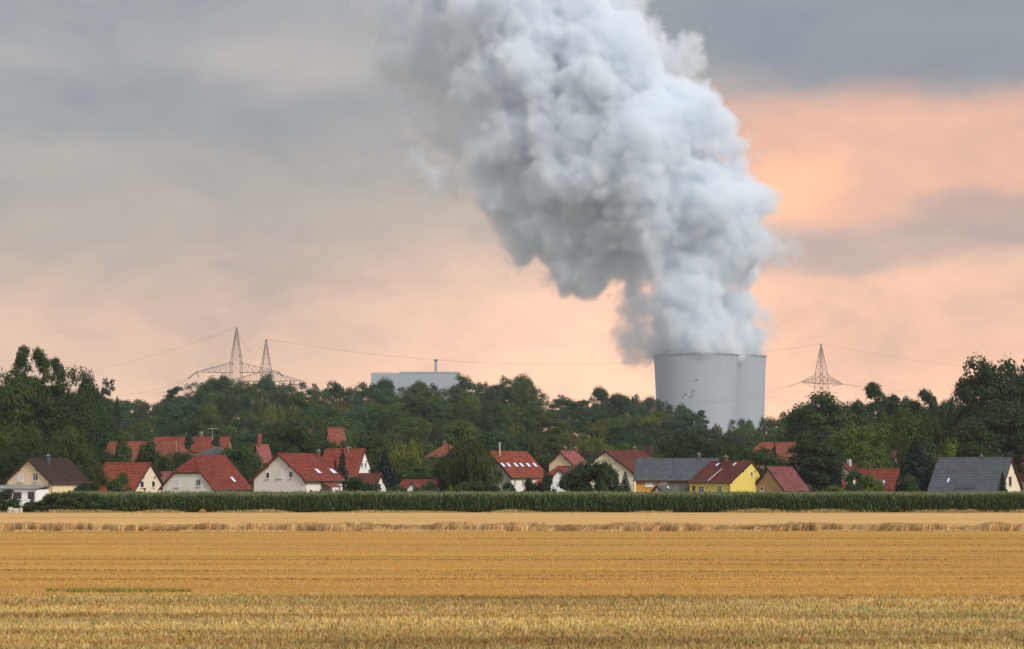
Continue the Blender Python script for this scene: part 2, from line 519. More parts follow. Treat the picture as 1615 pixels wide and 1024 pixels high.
# green regrowth tufts
n = 1800
y = rng.uniform(55, 93, n); x = rng.uniform(-1, 1, n) * (4 + y * 0.27)
k = rng.integers(0, 150, n); cxs = rng.uniform(-28, 28, 150); cys = rng.uniform(55, 93, 150)
x = cxs[k] + rng.normal(0, .12, n); y = cys[k] + rng.normal(0, .1, n)
vv, ff, cc = blades(n, np.stack([x, y], 1), rng.uniform(0.10, 0.28, n), rng.uniform(0.03, 0.07, n), rng.uniform(0, 0.9, n), pick(n, [(0.20, 0.24, 0.07), (0.3, 0.32, 0.09)], [1, 1]))
addo('green_regrowth', np_mesh('green_regrowth', vv, ff, MT['tone'], cols=cc), kind='stuff')
# dark green grass strip on the field edge, left
n = 3600
t_ = rng.beta(1.6, 1.6, n); x = P(70, 930, 98).x + t_ * (P(305, 930, 98).x - P(70, 930, 98).x)
y = 97.2 + rng.normal(0, 1, n) * 0.5 * (1 - (2 * t_ - 1) ** 2) - 0.035 * x
vv, ff, cc = blades(n, np.stack([x, y], 1), rng.uniform(0.05, 0.16, n), rng.uniform(0.02, 0.05, n), rng.uniform(0, 0.8, n), pick(n, [(0.14, 0.17, 0.04), (0.24, 0.25, 0.06), (0.5, 0.33, .08)], [3, 2, 3]))
addo('green_grass_strip', np_mesh('green_grass_strip', vv, ff, MT['tone'], cols=cc), kind='stuff')
# short golden stubble
n = 260000
u = rng.random(n); y = 92 + (203 - 92) * u ** 1.6; x = rng.uniform(-1, 1, n) * (6 + y * 0.29)
band = vnoise(x * 0.012, y * 0.5, 9); fineb = vnoise(x * 0.02, y * 2.2, 10)
keep = (band * .5 + fineb * .5) > rng.uniform(0.05, 0.6, n)
x, y, band, fineb = x[keep], y[keep], band[keep], fineb[keep]; n = len(x)
cols = pick(n, [(0.56, 0.315, 0.072), (0.64, 0.385, 0.12), (0.45, 0.23, 0.052)], [4, 3, 2]) * (0.34 + 0.80 * band + 0.42 * fineb)[:, None]
vv, ff, cc = blades(n, np.stack([x, y], 1), rng.uniform(0.03, 0.08, n), rng.uniform(0.015, 0.038, n), rng.uniform(0, 0.8, n), np.clip(cols, 0, .9))
addo('golden_stubble_straw', np_mesh('golden_stubble_straw', vv, ff, MT['tone'], cols=cc), kind='stuff')
# ruts: low lines of dark loose straw along the working direction
n = 44000
ln = [(109, 1.0, .35), (112.2, .5, .2), (118, .7, .25), (127, .5, .2), (134, .9, .25), (148, .6, .3), (161, .7, .3), (176, .5, .3)]
k = rng.integers(0, len(ln), n)
x = rng.uniform(-60, 60, n); y0 = np.array([q[0] for q in ln])[k]
seg = vnoise(x * 0.06 + k * 13.7, k * 5.1, 15)
y = y0 + rng.normal(0, 1, n) * np.array([q[2] for q in ln])[k] * .8 + x * -0.012 + np.sin(x * 0.05 + k) * 0.5 + (vnoise(x * 0.12 + k * 7, x * 0, 16) - .5) * 1.6
kp = seg > rng.uniform(0.35, 0.75, n)
x, y = x[kp], y[kp]; n = len(x)
vv, ff, cc = blades(n, np.stack([x, y], 1), rng.uniform(0.03, 0.10, n), rng.uniform(0.03, 0.08, n), rng.uniform(0, 0.9, n), pick(n, [(0.24, 0.11, 0.03), (0.34, 0.165, 0.045), (0.45, .24, .07)], [3, 2, 1]))
addo('straw_lines', np_mesh('straw_lines', vv, ff, MT['tone'], cols=cc), kind='stuff')

# standing strip of ripe wheat
n = 60000
x = rng.uniform(-76, 76, n); dep = rng.uniform(0, 3.6, n)
gap = vnoise(x * 0.35, dep * 0.4, 21)
hh = 0.62 + 0.12 * vnoise(x * 0.6, dep * 0.3 + 5, 22) - 0.45 * np.clip(gap - 0.62, 0, 1) * 2
fall = vnoise(x * 0.30 + 50, dep * 0 + 3, 23)
lean = np.where(fall > 0.55, 1.3 * fall, 0.35 * fall) + rng.uniform(0, .35, n)
hh = hh * rng.uniform(0.55, 1.12, n) * np.where(fall > 0.6, 0.8, 1.0)
y = 201.5 + dep + np.sin(x * .07) * .3
tone = 0.42 + 0.80 * vnoise(x * 2.4 + dep, dep * 0.8, 24) ** 1.3
cols = pick(n, [(0.74, 0.46, 0.18), (0.82, 0.56, 0.26), (0.52, 0.27, 0.10), (0.85, 0.64, 0.36)], [4, 3, 2.4, 2]) * tone[:, None]
vv, ff, cc = blades(n, np.stack([x, y], 1), np.clip(hh, 0.12, 1), rng.uniform(0.04, 0.11, n), lean, np.clip(cols, 0, .85), dirx=0.0)
wst = addo('standing_wheat', np_mesh('standing_wheat', vv, ff, MT['tone'], cols=cc), kind='stuff')
# loose straw swath lying in front of it
n = 26000
x = rng.uniform(-66, 66, n); y = 200.6 + rng.normal(0, .35, n) + np.sin(x * .07) * .3
kp = vnoise(x * 0.5, x * 0 + 2, 25) > 0.38
x, y = x[kp], y[kp]; n = len(x)
vv, ff, cc = blades(n, np.stack([x, y], 1), rng.uniform(0.04, 0.18, n), rng.uniform(0.03, 0.06, n), rng.uniform(0.4, 2.0, n), pick(n, [(0.70, 0.48, 0.22), (0.75, 0.55, 0.28), (0.55, .32, .12)], [3, 2, 1]))
addo('loose_straw', np_mesh('loose_straw', vv, ff, MT['tone'], cols=cc), kind='stuff')
# straw and weeds along the maize edge
n = 30000
x = rng.uniform(-60, 102, n); wv = vnoise(x * 0.22, x * 0, 31)
y = 297.8 + rng.normal(0, 0.6, n)
h = rng.uniform(0.15, 0.5, n) * (0.35 + 1.1 * np.clip(wv - .3, 0, 1) + 0.5 * (x > 20))
cols = pick(n, [(0.50, 0.33, 0.14), (0.20, 0.22, 0.07), (0.60, 0.42, 0.2), (0.28, 0.26, 0.09)], [3, 2, 2, 2])
kp = (wv > rng.uniform(0.2, 0.75, n))
x, y, h, cols = x[kp], y[kp], h[kp], cols[kp]; n = len(x)
vv, ff, cc = blades(n, np.stack([x, y], 1), h, rng.uniform(0.04, 0.09, n), rng.uniform(0, 0.6, n), cols)
addo('edge_grass', np_mesh('edge_grass', vv, ff, MT['tone'], cols=cc), kind='stuff')

# ------------------------------------------------------------------ maize field
def maize():
    V = []; Fq = []; MI = []; nv = 0
    x0, x1 = P(150, 790, 300).x, 104.0
    rows = []
    y = 299.2; r = 0
    while y < 321:
        rows.append((y, r)); y += 0.75; r += 1
    for (yy, r) in rows:
        sp = 0.21 if r < 4 else (0.30 if r < 12 else 0.4)
        xs = np.arange(x0 - (0 if r < 2 else 6), x1, sp)
        npl = len(xs)
        px_ = xs + rng.normal(0, 0.14, npl); py_ = yy + rng.normal(0, 0.16, npl)
        H = 2.10 + 0.20 * vnoise(px_ * 0.15, py_ * 0.2, 40) + 0.14 * vnoise(px_ * 0.8, py_ * 0.5, 41) + rng.normal(0, 0.12, npl)
        nl = 11 if r < 4 else 6
        z0 = 0.25 if r < 4 else 1.3
        # stalk (two crossed slim quads -> one here turned to the viewer plus one across)
        for ax in ((1, 0), (0, 1)):
            w = 0.022
            a = np.stack([px_ - w * ax[0], py_ - w * ax[1], np.zeros(npl)], 1)
            b_ = np.stack([px_ + w * ax[0], py_ + w * ax[1], np.zeros(npl)], 1)
            c_ = np.stack([px_ + w * .5 * ax[0], py_ + w * .5 * ax[1], H], 1)
            d_ = np.stack([px_ - w * .5 * ax[0], py_ - w * .5 * ax[1], H], 1)
            V.append(np.stack([a, b_, c_, d_], 1).reshape(-1, 3))
            MI.append(np.zeros(npl))
            if r >= 4: break
        for l in range(nl):
            zb = z0 + (H - 0.25 - z0) * (l + rng.uniform(0, .6, npl)) / nl
            az_ = rng.uniform(0, 2 * PI, npl)
            L = rng.uniform(0.45, 0.85, npl) * (0.75 if l > nl - 3 else 1)
            up = rng.uniform(0.25, 0.5, npl) + (0.25 if l > nl - 3 else 0)
            w = rng.uniform(0.045, 0.085, npl)
            dx, dy = np.cos(az_), np.sin(az_)
            tx, ty = -dy, dx
            base = np.stack([px_, py_, zb], 1)
            mid = base + np.stack([dx * L * .45, dy * L * .45, up * .7], 1)
            tip = base + np.stack([dx * L, dy * L, up * rng.uniform(-1.0, 1.0, npl)], 1)
            tv = np.stack([tx * w, ty * w, rng.normal(0, .01, npl)], 1)
            q1 = np.stack([base - tv * .6, base + tv * .6, mid + tv, mid - tv], 1)
            q2 = np.stack([mid - tv, mid + tv, tip + tv * .1, tip - tv * .1], 1)
            V.append(q1.reshape(-1, 3)); MI.append(np.zeros(npl))
            V.append(q2.reshape(-1, 3)); MI.append(np.zeros(npl))
        # tassel
        for kk in range(3 if r < 6 else 2):
            az_ = rng.uniform(0, 2 * PI, npl); s = rng.uniform(0.04, .14, npl)
            top = np.stack([px_ + np.cos(az_) * s, py_ + np.sin(az_) * s, H + rng.uniform(0.12, .28, npl)], 1)
            bb = np.stack([px_, py_, H - .03], 1)
            w = np.array([0.022, 0.0, 0])
            V.append(np.stack([bb - w, bb + w, top + w, top - w], 1).reshape(-1, 3)); MI.append(np.ones(npl))
    V = np.concatenate(V); MI = np.concatenate(MI)
    F = np.arange(len(V)).reshape(-1, 4)
    o = addo('maize_crop', np_mesh('maize_crop', V, F, [MT['corn'], MT['tassel']], mi=MI), kind='stuff')
    return o
maize()
# ------------------------------------------------------------------ houses
def tile_rows(mb, Lf, Rf, t0, t1, slope_len, nrm, tw, course=0.34, step=0.055, wave=0.03):
    """stepped tile courses between two rising edges; every tile column gets a roll"""
    n = max(2, int(round(slope_len * (t1 - t0) / course)))
    wid = max((Rf(t0) - Lf(t0)).length, (Rf(t1) - Lf(t1)).length)
    m_ = max(2, int(wid / tw) * 2)
    nrm = np.array(nrm)
    base = len(mb.v)
    js = np.arange(m_ + 1) / m_
    for r in range(n):
        for e, (tt, h) in enumerate(((t0 + (t1 - t0) * r / n, step), (t0 + (t1 - t0) * (r + 1) / n, 0.004))):
            A = np.array(Lf(tt)); B = np.array(Rf(tt))
            hh = h + wave * (np.arange(m_ + 1) % 2)
            pts = A[None] + (B - A)[None] * js[:, None] + nrm[None] * hh[:, None]
            mb.v.extend(map(tuple, pts.tolist()))
    W_ = m_ + 1
    for q in range(2 * n - 1):
        for j in range(m_):
            a = base + q * W_ + j
            mb.f.append((a, a + 1, a + W_ + 1, a + W_)); mb.mi.append(0)

def corner_len(Nx, Ny, k, th, left):
    if left:
        return (Nx - k * Ny) / (math.cos(th) + k * math.sin(th))
    return (k * Ny - Nx) / (math.sin(th) - k * math.cos(th))
HOUSES = {}
def house(name, label, lx, nx, rx, D, thd, gable, yr, ye0, ye1=None, rvf=0.5, wall='cream', tile='t_red', trim='wood',
          hip=(1, 0, 1, 0), wins=(), skys=(), chims=(), ov=0.45, og=0.3, tw=0.3, gz=None, cat='house', wave=0.03, gutter='guttermetal', detail=True, group=None, Wset=None):
    th = R(thd)
    Np = P(nx, 760, D)
    Nx, Ny = Np.x, Np.y
    dl = Vector((-math.cos(th), math.sin(th), 0)); dr = Vector((math.sin(th), math.cos(th), 0))
    Ll = corner_len(Nx, Ny, kx(lx), th, True); Lr = corner_len(Nx, Ny, kx(rx), th, False)
    if gable == 'L': U, V, L, W = dr, dl, Lr, Ll
    else: U, V, L, W = dl, dr, Ll, Lr
    if Wset: W = Wset
    g0 = float(terrain(Nx, Ny)) if gz is None else gz
    root = empty(name, (Nx, Ny, g0), label, cat, group)
    O = Vector((Nx, Ny, g0))
    rv = W * rvf
    # ridge height read at the near end of the ridge, eave at the near corner tip
    pr = O + V * rv
    zr = P(0, yr, pr.y).z - g0
    tip = O - V * ov
    zt0 = P(0, ye0, tip.y).z - g0
    s0 = (zr - zt0) / (rv + ov)
    ze0 = zt0 + s0 * ov
    if ye1 is None:
        s1 = (zr - zt0) / (W - rv + ov); zt1 = zt0
    else:
        zt1 = P(0, ye1, (O + V * (W + ov)).y).z - g0
        s1 = (zr - zt1) / (W - rv + ov)
    ze1 = zt1 + s1 * ov
    vc0, r0, vc1, r1 = hip
    print('HOUSE %-26s W %.1f L %.1f ridge %.1f eave %.1f pitch %.0f/%.0f' % (label[:26], W, L, zr, ze0, math.degrees(math.atan(s0)), math.degrees(math.atan(s1))))
    def Lc(u, v, z): return U * u + V * v + Vector((0, 0, z))
    def roofz(v): return (ze0 + s0 * v) if v <= rv else (ze1 + s1 * (W - v))
    # walls
    mb = MB()
    for (u, vc) in ((0, vc0), (L, vc1)):
        zc = zt0 + (zr - zt0) * vc - 0.06
        if vc >= 0.999:
            top = [(W, ze1), (rv, zr), (0, ze0)]
        else:
            vf = max(0, (zc - ze0) / s0); vb = min(W, W - (zc - ze1) / s1)
            top = [(W, min(ze1, max(zc, 0.5))), (vb, zc), (vf, zc), (0, min(ze0, max(zc, .5)))]
        mb.poly([Lc(u, 0, -1), Lc(u, W, -1)] + [Lc(u, v, z - 0.10) for v, z in top])
    mb.poly([Lc(0, 0, -1), Lc(L, 0, -1), Lc(L, 0, ze0 - .1), Lc(0, 0, ze0 - .1)])
    mb.poly([Lc(0, W, -1), Lc(L, W, -1), Lc(L, W, ze1 - .1), Lc(0, W, ze1 - .1)])
    mb.build('wall', MT[wall], root)
    # plinth, a little proud
    if detail:
        mb = MB()
        mb.box(Lc(-0.03, -0.03, -1), U * (L + .06), V * 0.03, (0, 0, 1.35))
        mb.box(Lc(-0.03, 0.0, -1), V * W, U * 0.03, (0, 0, 1.35))
        mb.build('plinth', MT['greybrown'], root)
    # roof surfaces
    uL = lambda t: -og if t <= vc0 else -og + (r0 + og) * (t - vc0) / (1 - vc0)
    uR = lambda t: L + og if t <= vc1 else L + og - (r1 + og) * (t - vc1) / (1 - vc1)
    vF = lambda t: -ov + (rv + ov) * t
    vB = lambda t: (W + ov) - (W - rv + ov) * t
    zF = lambda t: zt0 + (zr - zt0) * t
    zB = lambda t: zt1 + (zr - zt1) * t
    nF = (-V * s0 + Vector((0, 0, 1))).normalized(); nB = (V * s1 + Vector((0, 0, 1))).normalized()
    def brk(c): return [0, c, 1] if 0.001 < c < 0.999 else [0, 1]
    deck = MB(); tiles = MB()
    th_ = 0.16
    def surf(Lf, Rf, ts, nrm, slen, coarse=False):
        for a, b in zip(ts[:-1], ts[1:]):
            pts = [Lf(a), Rf(a), Rf(b), Lf(b)]
            if (pts[2] - pts[3]).length < 0.02: pts = pts[:3]
            if (pts[0] - pts[1]).length < 0.02: continue
            deck.prism([p - nrm * 0.005 for p in pts], -nrm * th_)
            tile_rows(tiles, Lf, Rf, a, b, slen, nrm, tw * (2 if coarse else 1), wave=wave)
    cuts = sorted(set(brk(vc0) + brk(vc1)))
    lenF = math.hypot(rv + ov, zr - zt0); lenB = math.hypot(W - rv + ov, zr - zt1)
    surf(lambda t: Lc(uL(t), vF(t), zF(t)), lambda t: Lc(uR(t), vF(t), zF(t)), cuts, nF, lenF)
    surf(lambda t: Lc(uL(t), vB(t), zB(t)), lambda t: Lc(uR(t), vB(t), zB(t)), cuts, nB, lenB, True)
    if vc0 < 0.999:
        dz = (zr - zF(vc0)); run = r0 + og; nh = (-U * dz + Vector((0, 0, 1)) * run).normalized()
        surf(lambda t: Lc(uL(t), vF(t), zF(t)), lambda t: Lc(uL(t), vB(t), zF(t)), [vc0, 1], nh, math.hypot(dz, run) / (1 - vc0))
    if vc1 < 0.999:
        dz = (zr - zF(vc1)); run = r1 + og; nh = (U * dz + Vector((0, 0, 1)) * run).normalized()
        surf(lambda t: Lc(uR(t), vF(t), zF(t)), lambda t: Lc(uR(t), vB(t), zF(t)), [vc1, 1], nh, math.hypot(dz, run) / (1 - vc1))
    roof = deck.build('roof', MT[trim], root)
    tiles.build('roof_tiles', MT[tile], roof, kind='stuff')
    # ridge cap, verge boards, gutters
    mb = MB()
    mb.tube(Lc(uL(1) , rv, zr + .03), Lc(uR(1), rv, zr + .03), 0.11, n=8)
    if vc0 < .999:
        mb.tube(Lc(uL(vc0), vF(vc0), zF(vc0) + .03), Lc(uL(1), rv, zr + .03), .09, n=6)
        mb.tube(Lc(uL(vc0), vB(vc0), zF(vc0) + .03), Lc(uL(1), rv, zr + .03), .09, n=6)
    if vc1 < .999:
        mb.tube(Lc(uR(vc1), vF(vc1), zF(vc1) + .03), Lc(uR(1), rv, zr + .03), .09, n=6)
    mb.build('ridge_cap', MT[tile], roof)
    if detail:
        for (uu, vc, sg) in ((-og, vc0, -1), (L + og, vc1, 1)):
            if vc < 0.02: continue
            for fv, fz in ((vF, zF), (vB, zB)):
                mb = MB()
                a = Lc(uu, fv(0), fz(0) + .07); b = Lc(uu, fv(vc), fz(vc) + .07)
                mb.prism([a, b, b - Vector((0, 0, .30)), a - Vector((0, 0, .30))], U * (0.04 * sg))
                mb.build('verge_board', MT[trim], roof)
        mb = MB()
        mb.tube(Lc(uL(0), -ov - .07, zt0 - .02), Lc(uR(0), -ov - .07, zt0 - .02), 0.075, n=6)
        mb.tube(Lc(0.12, -ov - .07, zt0 - .05), Lc(0.12, -.08, zt0 - .55), 0.045, n=6)
        mb.tube(Lc(0.12, -.08, zt0 - .55), Lc(.12, -.08, 0), 0.045, n=6)
        mb.build('gutter', MT[gutter], roof)
        if vc0 > .3:      # purlin ends under the verge
            for fr in (0.0, 0.62):
                for vs in (vF, vB):
                    mb = MB(); t_ = max(fr, .09)
                    p = Lc(-og, vs(t_), zF(t_) - .42)
                    mb.box(p, U * og, V * (0.14 if vs is vF else -.14), (0, 0, .2))
                    mb.build('purlin_end', MT[trim], roof)
    ctx = dict(root=root, O=O, U=U, V=V, W=W, L=L, Lc=Lc, roofz=roofz, rv=rv, zr=zr, roof=roof, ze0=ze0, s0=s0, nF=nF, ov=ov, og=og, zt0=zt0, name=label)
    for w in wins: window(ctx, *w)
    for s in skys: skylight(ctx, *s)
    for c in chims: chimney(ctx, *c)
    HOUSES[label] = ctx
    return ctx

def hit(ctx, px, py, face):
    """local in-plane coordinates of the point of a face that shows at px, py"""
    o = Vector((0, 0, EYE)); d = Vector(ray(px, py))
    if face == 'g': n = ctx['U']; q = ctx['O']
    elif face == 's': n = ctx['V']; q = ctx['O']
    elif face == 'r': n = ctx['nF']; q = ctx['O'] + ctx['Lc'](0, -ctx['ov'], ctx['zt0'])
    elif face == 'm': n = ctx['V']; q = ctx['O'] + ctx['V'] * ctx['rv']
    t = (q - o).dot(n) / d.dot(n)
    p = o + d * t - ctx['O']
    return p.dot(ctx['U']), p.dot(ctx['V']), p.z
def window(ctx, face, x0, y0, x1, y1, kind='glass', mull=1, label=None):
    root = ctx['root']; U, V, Lc = ctx['U'], ctx['V'], ctx['Lc']
    a = hit(ctx, x0, y0, face); b = hit(ctx, x1, y1, face)
    z1, z0 = a[2], b[2]
    if face == 'g':
        h0, h1 = sorted((a[1], b[1])); A, Nn = V, -U
        pt = lambda h, z, o: Lc(0, h, z) + Nn * o
    else:
        h0, h1 = sorted((a[0], b[0])); A, Nn = U, -V
        pt = lambda h, z, o: Lc(h, 0, z) + Nn * o
    if h1 - h0 < .35: c = (h0 + h1) / 2; h0, h1 = c - .2, c + .2
    w, h = h1 - h0, z1 - z0
    fr = MB(); f = min(0.08, w * .16); Z = Vector((0, 0, 1))
    fr.box(pt(h0, z0, -.02), A * f, Z * h, Nn * .07)
    fr.box(pt(h1 - f, z0, -.02), A * f, Z * h, Nn * .07)
    fr.box(pt(h0 + f, z0, -.02), A * (w - 2 * f), Z * f, Nn * .068)
    fr.box(pt(h0 + f, z1 - f, -.02), A * (w - 2 * f), Z * f, Nn * .068)
    if kind == 'glass' and mull and w > .6:
        for i in range(1, mull + 1):
            fr.box(pt(h0 + w * i / (mull + 1) - .025, z0 + f, -.01), A * .05, Z * (h - 2 * f), Nn * .055)
        if h > 1.1:
            fr.box(pt(h0 + f, z0 + h * .66, -.01), A * (w - 2 * f), Z * .045, Nn * .052)
    wn_ = fr.build('window' if kind != 'door' else 'door', MT['frame'] if kind != 'dark' else MT['wood'], root)
    p = MB()
    p.box(pt(h0 + f, z0 + f, .0), A * (w - 2 * f), Z * (h - 2 * f), Nn * .02)
    p.build('shutter' if kind == 'shutter' else 'pane', MT['shutter'] if kind == 'shutter' else MT['glass'], wn_)
    if kind == 'shutter' and h > .5:
        p = MB()
        for i in range(int(h / .16)):
            p.box(pt(h0 + f, z0 + f + i * .16 + .01, .02), A * (w - 2 * f), Z * .13, Nn * .012)
        p.build('slat', MT['shutter'], wn_, kind='stuff')
    if kind != 'door':
        p = MB(); p.box(pt(h0 - .05, z0 - .07, 0), A * (w + .1), Z * .06, Nn * .16); p.build('sill', MT['frame'], wn_)
    if label: wn_['label'] = label
def skylight(ctx, x0, y0, x1, y1, mat='skylight'):
    U, V, Lc = ctx['U'], ctx['V'], ctx['Lc']
    cx_, cyy = (x0 + x1) / 2, (y0 + y1) / 2
    c = hit(ctx, cx_, cyy, 'r')
    t_ = hit(ctx, cx_, y0, 'r'); b_ = hit(ctx, cx_, y1, 'r')
    l_ = hit(ctx, x0, cyy, 'r'); r_ = hit(ctx, x1, cyy, 'r')
    up = (V + Vector((0, 0, ctx['s0']))).normalized()
    Hh = max(.5, abs(t_[1] - b_[1]) * math.sqrt(1 + ctx['s0'] ** 2))
    Ww = max(.45, abs(l_[0] - r_[0]) * 0.6)
    cpt = Lc(c[0], c[1], c[2])
    o = cpt - U * Ww / 2 - up * Hh / 2
    mb = MB(); mb.box(o, U * Ww, up * Hh, ctx['nF'] * .13)
    s = mb.build('skylight', MT['slate'], ctx['roof'])
    mb = MB(); mb.box(o + U * .07 + up * .07 + ctx['nF'] * .13, U * (Ww - .14), up * (Hh - .14), ctx['nF'] * .02)
    me = mb.mesh('pane', MT[mat])
    # pane joined as a second material so the roof > skylight depth stays within three levels
    k = len(s.data.vertices)
    b2 = MB(); b2.box(o, U * Ww, up * Hh, ctx['nF'] * .13, 0); b2.box(o + U * .07 + up * .07 + ctx['nF'] * .13, U * (Ww - .14), up * (Hh - .14), ctx['nF'] * .02, 1)
    s.data = b2.mesh('skylight', [MT['slate'], MT[mat]])
def chimney(ctx, x0, x1, ytop, mat='brick', off=0.0, cap=True, depth=None):
    """off: metres from the ridge towards the near eave"""
    U, V, Lc = ctx['U'], ctx['V'], ctx['Lc']
    a = hit(ctx, (x0 + x1) / 2, ytop, 'm')
    vv = ctx['rv'] - off
    p = ctx['O'] + Lc(a[0], vv, 0)
    wpx = abs(x1 - x0) / FPX * p.y
    w = wpx / (abs(U.x) + abs(V.x)) ; w = max(.3, w)
    zt = P(0, ytop, p.y).z - ctx['O'].z
    zb = ctx['roofz'](vv) - .5
    mb = MB()
    mb.box(Lc(a[0] - w / 2, vv - w / 2, zb), U * w, V * w, (0, 0, zt - zb - (.1 if cap else 0)))
    if cap:
        mb.box(Lc(a[0] - w / 2 - .06, vv - w / 2 - .06, zt - .1), U * (w + .12), V * (w + .12), (0, 0, .08), 1)
        mb.tube(Lc(a[0], vv, zt - .02), Lc(a[0], vv, zt + .22), .12, n=8, mi=1)
        mb.box(Lc(a[0] - w / 2 - .03, vv - w / 2 - .03, zb), U * (w + .06), V * (w + .06), (0, 0, ctx['roofz'](vv) - zb - .1), 0)
    mb.build('chimney', [MT[mat], MT['zinc']], ctx['roof'])

H = house
H1 = H('detached_house', 'cream house with dark brown roof and white conservatory at far left', 10.5, 80, 140.6, 336, 33, 'L', 724, 762,
  wall='cream', tile='t_brown', trim='wood',
  wins=[('g', 28, 747, 36.5, 760, 'shutter'), ('g', 52, 746.6, 60.5, 759), ('s', 107, 774, 112, 783, 'dark', 0), ('s', 122.5, 774, 126.5, 781.5, 'dark', 0)],
  chims=[(65, 72.5, 718, 'slate', 0.9)])
H2 = H('detached_house', 'cream house with long red roof reaching low, behind a brown fence', 140, 208, 254, 342, 22, 'R', 730.5, 781, 764, 0.60,
  wall='palecream', tile='t_red2', trim='wood', wins=[('g', 221, 759, 226.7, 769.5, 'glass', 0), ('g', 239, 758.5, 244.3, 768.6, 'glass', 0)])
H3 = H('detached_house', 'off white house with half-hipped red roof and one skylight', 256, 336.5, 394, 338, 30, 'L', 719, 772.5,
  wall='offwhite', tile='t_red', trim='redwood', hip=(0.50, 1.9, 1, 0), skys=[(363, 753, 371, 761.5)],
  wins=[('g', 275, 757, 283, 768.6, 'shutter'), ('g', 309, 756, 317, 767)])
H4 = H('detached_house', 'large pale house with red roof, two skylights and red porch canopy', 400.5, 480, 540, 334, 33, 'L', 716, 758.5,
  wall='greywhite', tile='t_red', trim='redwood', ov=0.55,
  wins=[('g', 419.6, 745, 425.5, 755, 'glass', 0), ('g', 436, 743.5, 444.8, 754, 'shutter'), ('g', 455.6, 743.5, 462, 754, 'glass', 0),
        ('g', 412, 773.5, 420.7, 783, 'shutter'), ('g', 436, 773.5, 444.8, 783, 'shutter'),
        ('s', 487.5, 772, 493, 781, 'glass', 1), ('s', 503.5, 771, 508.5, 786, 'door', 0), ('s', 527.8, 771.6, 533.5, 781, 'glass', 1)],
  skys=[(496, 740.5, 506, 748), (519, 740.5, 530, 748)], chims=[(493, 498.5, 711, 'brick', 0.8)])
H5 = H('detached_house', 'steep red roofed house with white gable and two slim windows behind', 503, 562, 584, 402, 20, 'R', 708.5, 752, 741.5, 0.53,
  wall='white', tile='t_red2', trim='wood', wins=[('g', 569.6, 730, 572.2, 737.5, 'glass', 0), ('g', 575, 730, 577.6, 737.5, 'glass', 0)])
H6 = H('small_house', 'small white gable with dark brown roof beside the blue spruce', 557, 588.5, 610, 350, 22, 'R', 747.6, 773, 773,
  wall='white', tile='t_redbrown', trim='wood', ov=.25, wins=[('g', 596.3, 763, 599.5, 770.5, 'dark', 0)])
H7 = H('small_house', 'low red roofed house with little white triangular gable', 629, 684, 690, 372, 12, 'R', 757.5, 776, None, Wset=6.5,
  wall='white', tile='t_red', trim='wood')
H8 = H('farmhouse', 'orange red hipped roof among trees behind, above the little white gable', 672, 716, 730, 455, 20, 'R', 700, 722, None, Wset=8,
  wall='tan', tile='t_orange', hip=(0, 3.0, 0, 3.0), chims=[(698, 703, 697, 'brick')], detail=False)
H8b = H('farmhouse', 'red roof highest up among the trees behind the large pale house', 512, 522, 545, 465, 62, 'L', 675, 708, None,
  wall='tan', tile='t_orange', detail=False)
H8c = H('farmhouse', 'tip of a red roof showing through the dark round tree', 466, 478, 492, 460, 62, 'L', 676, 692, None,
  wall='tan', tile='t_red', chims=[(473, 476, 672, 'brick')], detail=False)
H9 = H('farmhouse', 'pale house with bright red roof carrying six skylights', 741, 804.5, 862, 352, 36, 'L', 712.5, 753,
  wall='offwhite', tile='t_red2', trim='wood',
  wins=[('s', 810.5, 756, 813, 765.5, 'glass', 0), ('s', 823, 756, 825.6, 765.5, 'glass', 0)],
  skys=[(x - 4, 731, x + 4, 737.5) for x in (792.5, 801.3, 813, 822, 832.5, 843)])
H10 = H('farmhouse', 'low house with hipped red roof in front of the red twin-chimney house', 826, 900, 912, 343, 10, 'R', 736, 777, None,
  wall='white', tile='t_red2', trim='wood', hip=(1, 0, 0, 4.6))
H11 = H('detached_house', 'cream gabled house with dusty red roof and twin brick chimneys', 866, 902.5, 926, 410, 33, 'L', 712, 734,
  wall='cream', tile='t_pink', trim='wood', chims=[(888.7, 894, 705.5, 'brick'), (904.8, 910.5, 706.3, 'brick')])
H12 = H('detached_house', 'house with wide cream gable and red brown roof behind the garden bush', 912, 998, 1056, 378, 27, 'L', 711, 747,
  wall='palecream', tile='t_redbrown', trim='wood', chims=[(998, 1003.5, 705.5, 'brick'), (1018, 1029.5, 703.6, 'darkbrick', 0, False)])
H13 = H('detached_house', 'orange house with wide slate grey roof behind the yellow house', 1003, 1128, 1150, 356, 8, 'R', 724, 758, None, Wset=9,
  wall='orange', tile='t_grey', trim='slate', tw=.34, wave=.045,
  wins=[('s', 1017.7, 760.3, 1029.8, 768, 'shutter'), ('s', 1040.9, 760.3, 1052, 768, 'shutter'), ('s', 1055.8, 759.8, 1069, 770, 'dark', 0), ('s', 1071.6, 759.8, 1084, 770, 'dark', 0)],
  chims=[(1099.7, 1106, 716, 'slate')])
H13b = H('garden_shed', 'small shed with grey felt roof in front of the orange wall', 1028, 1045, 1094, 345, 60, 'L', 765.8, 776.5, None,
  wall='greywhite', tile='t_shed', trim='wood', ov=.15, og=.15, wave=.01, skys=[(1051, 768.5, 1055.5, 772)], cat='shed')
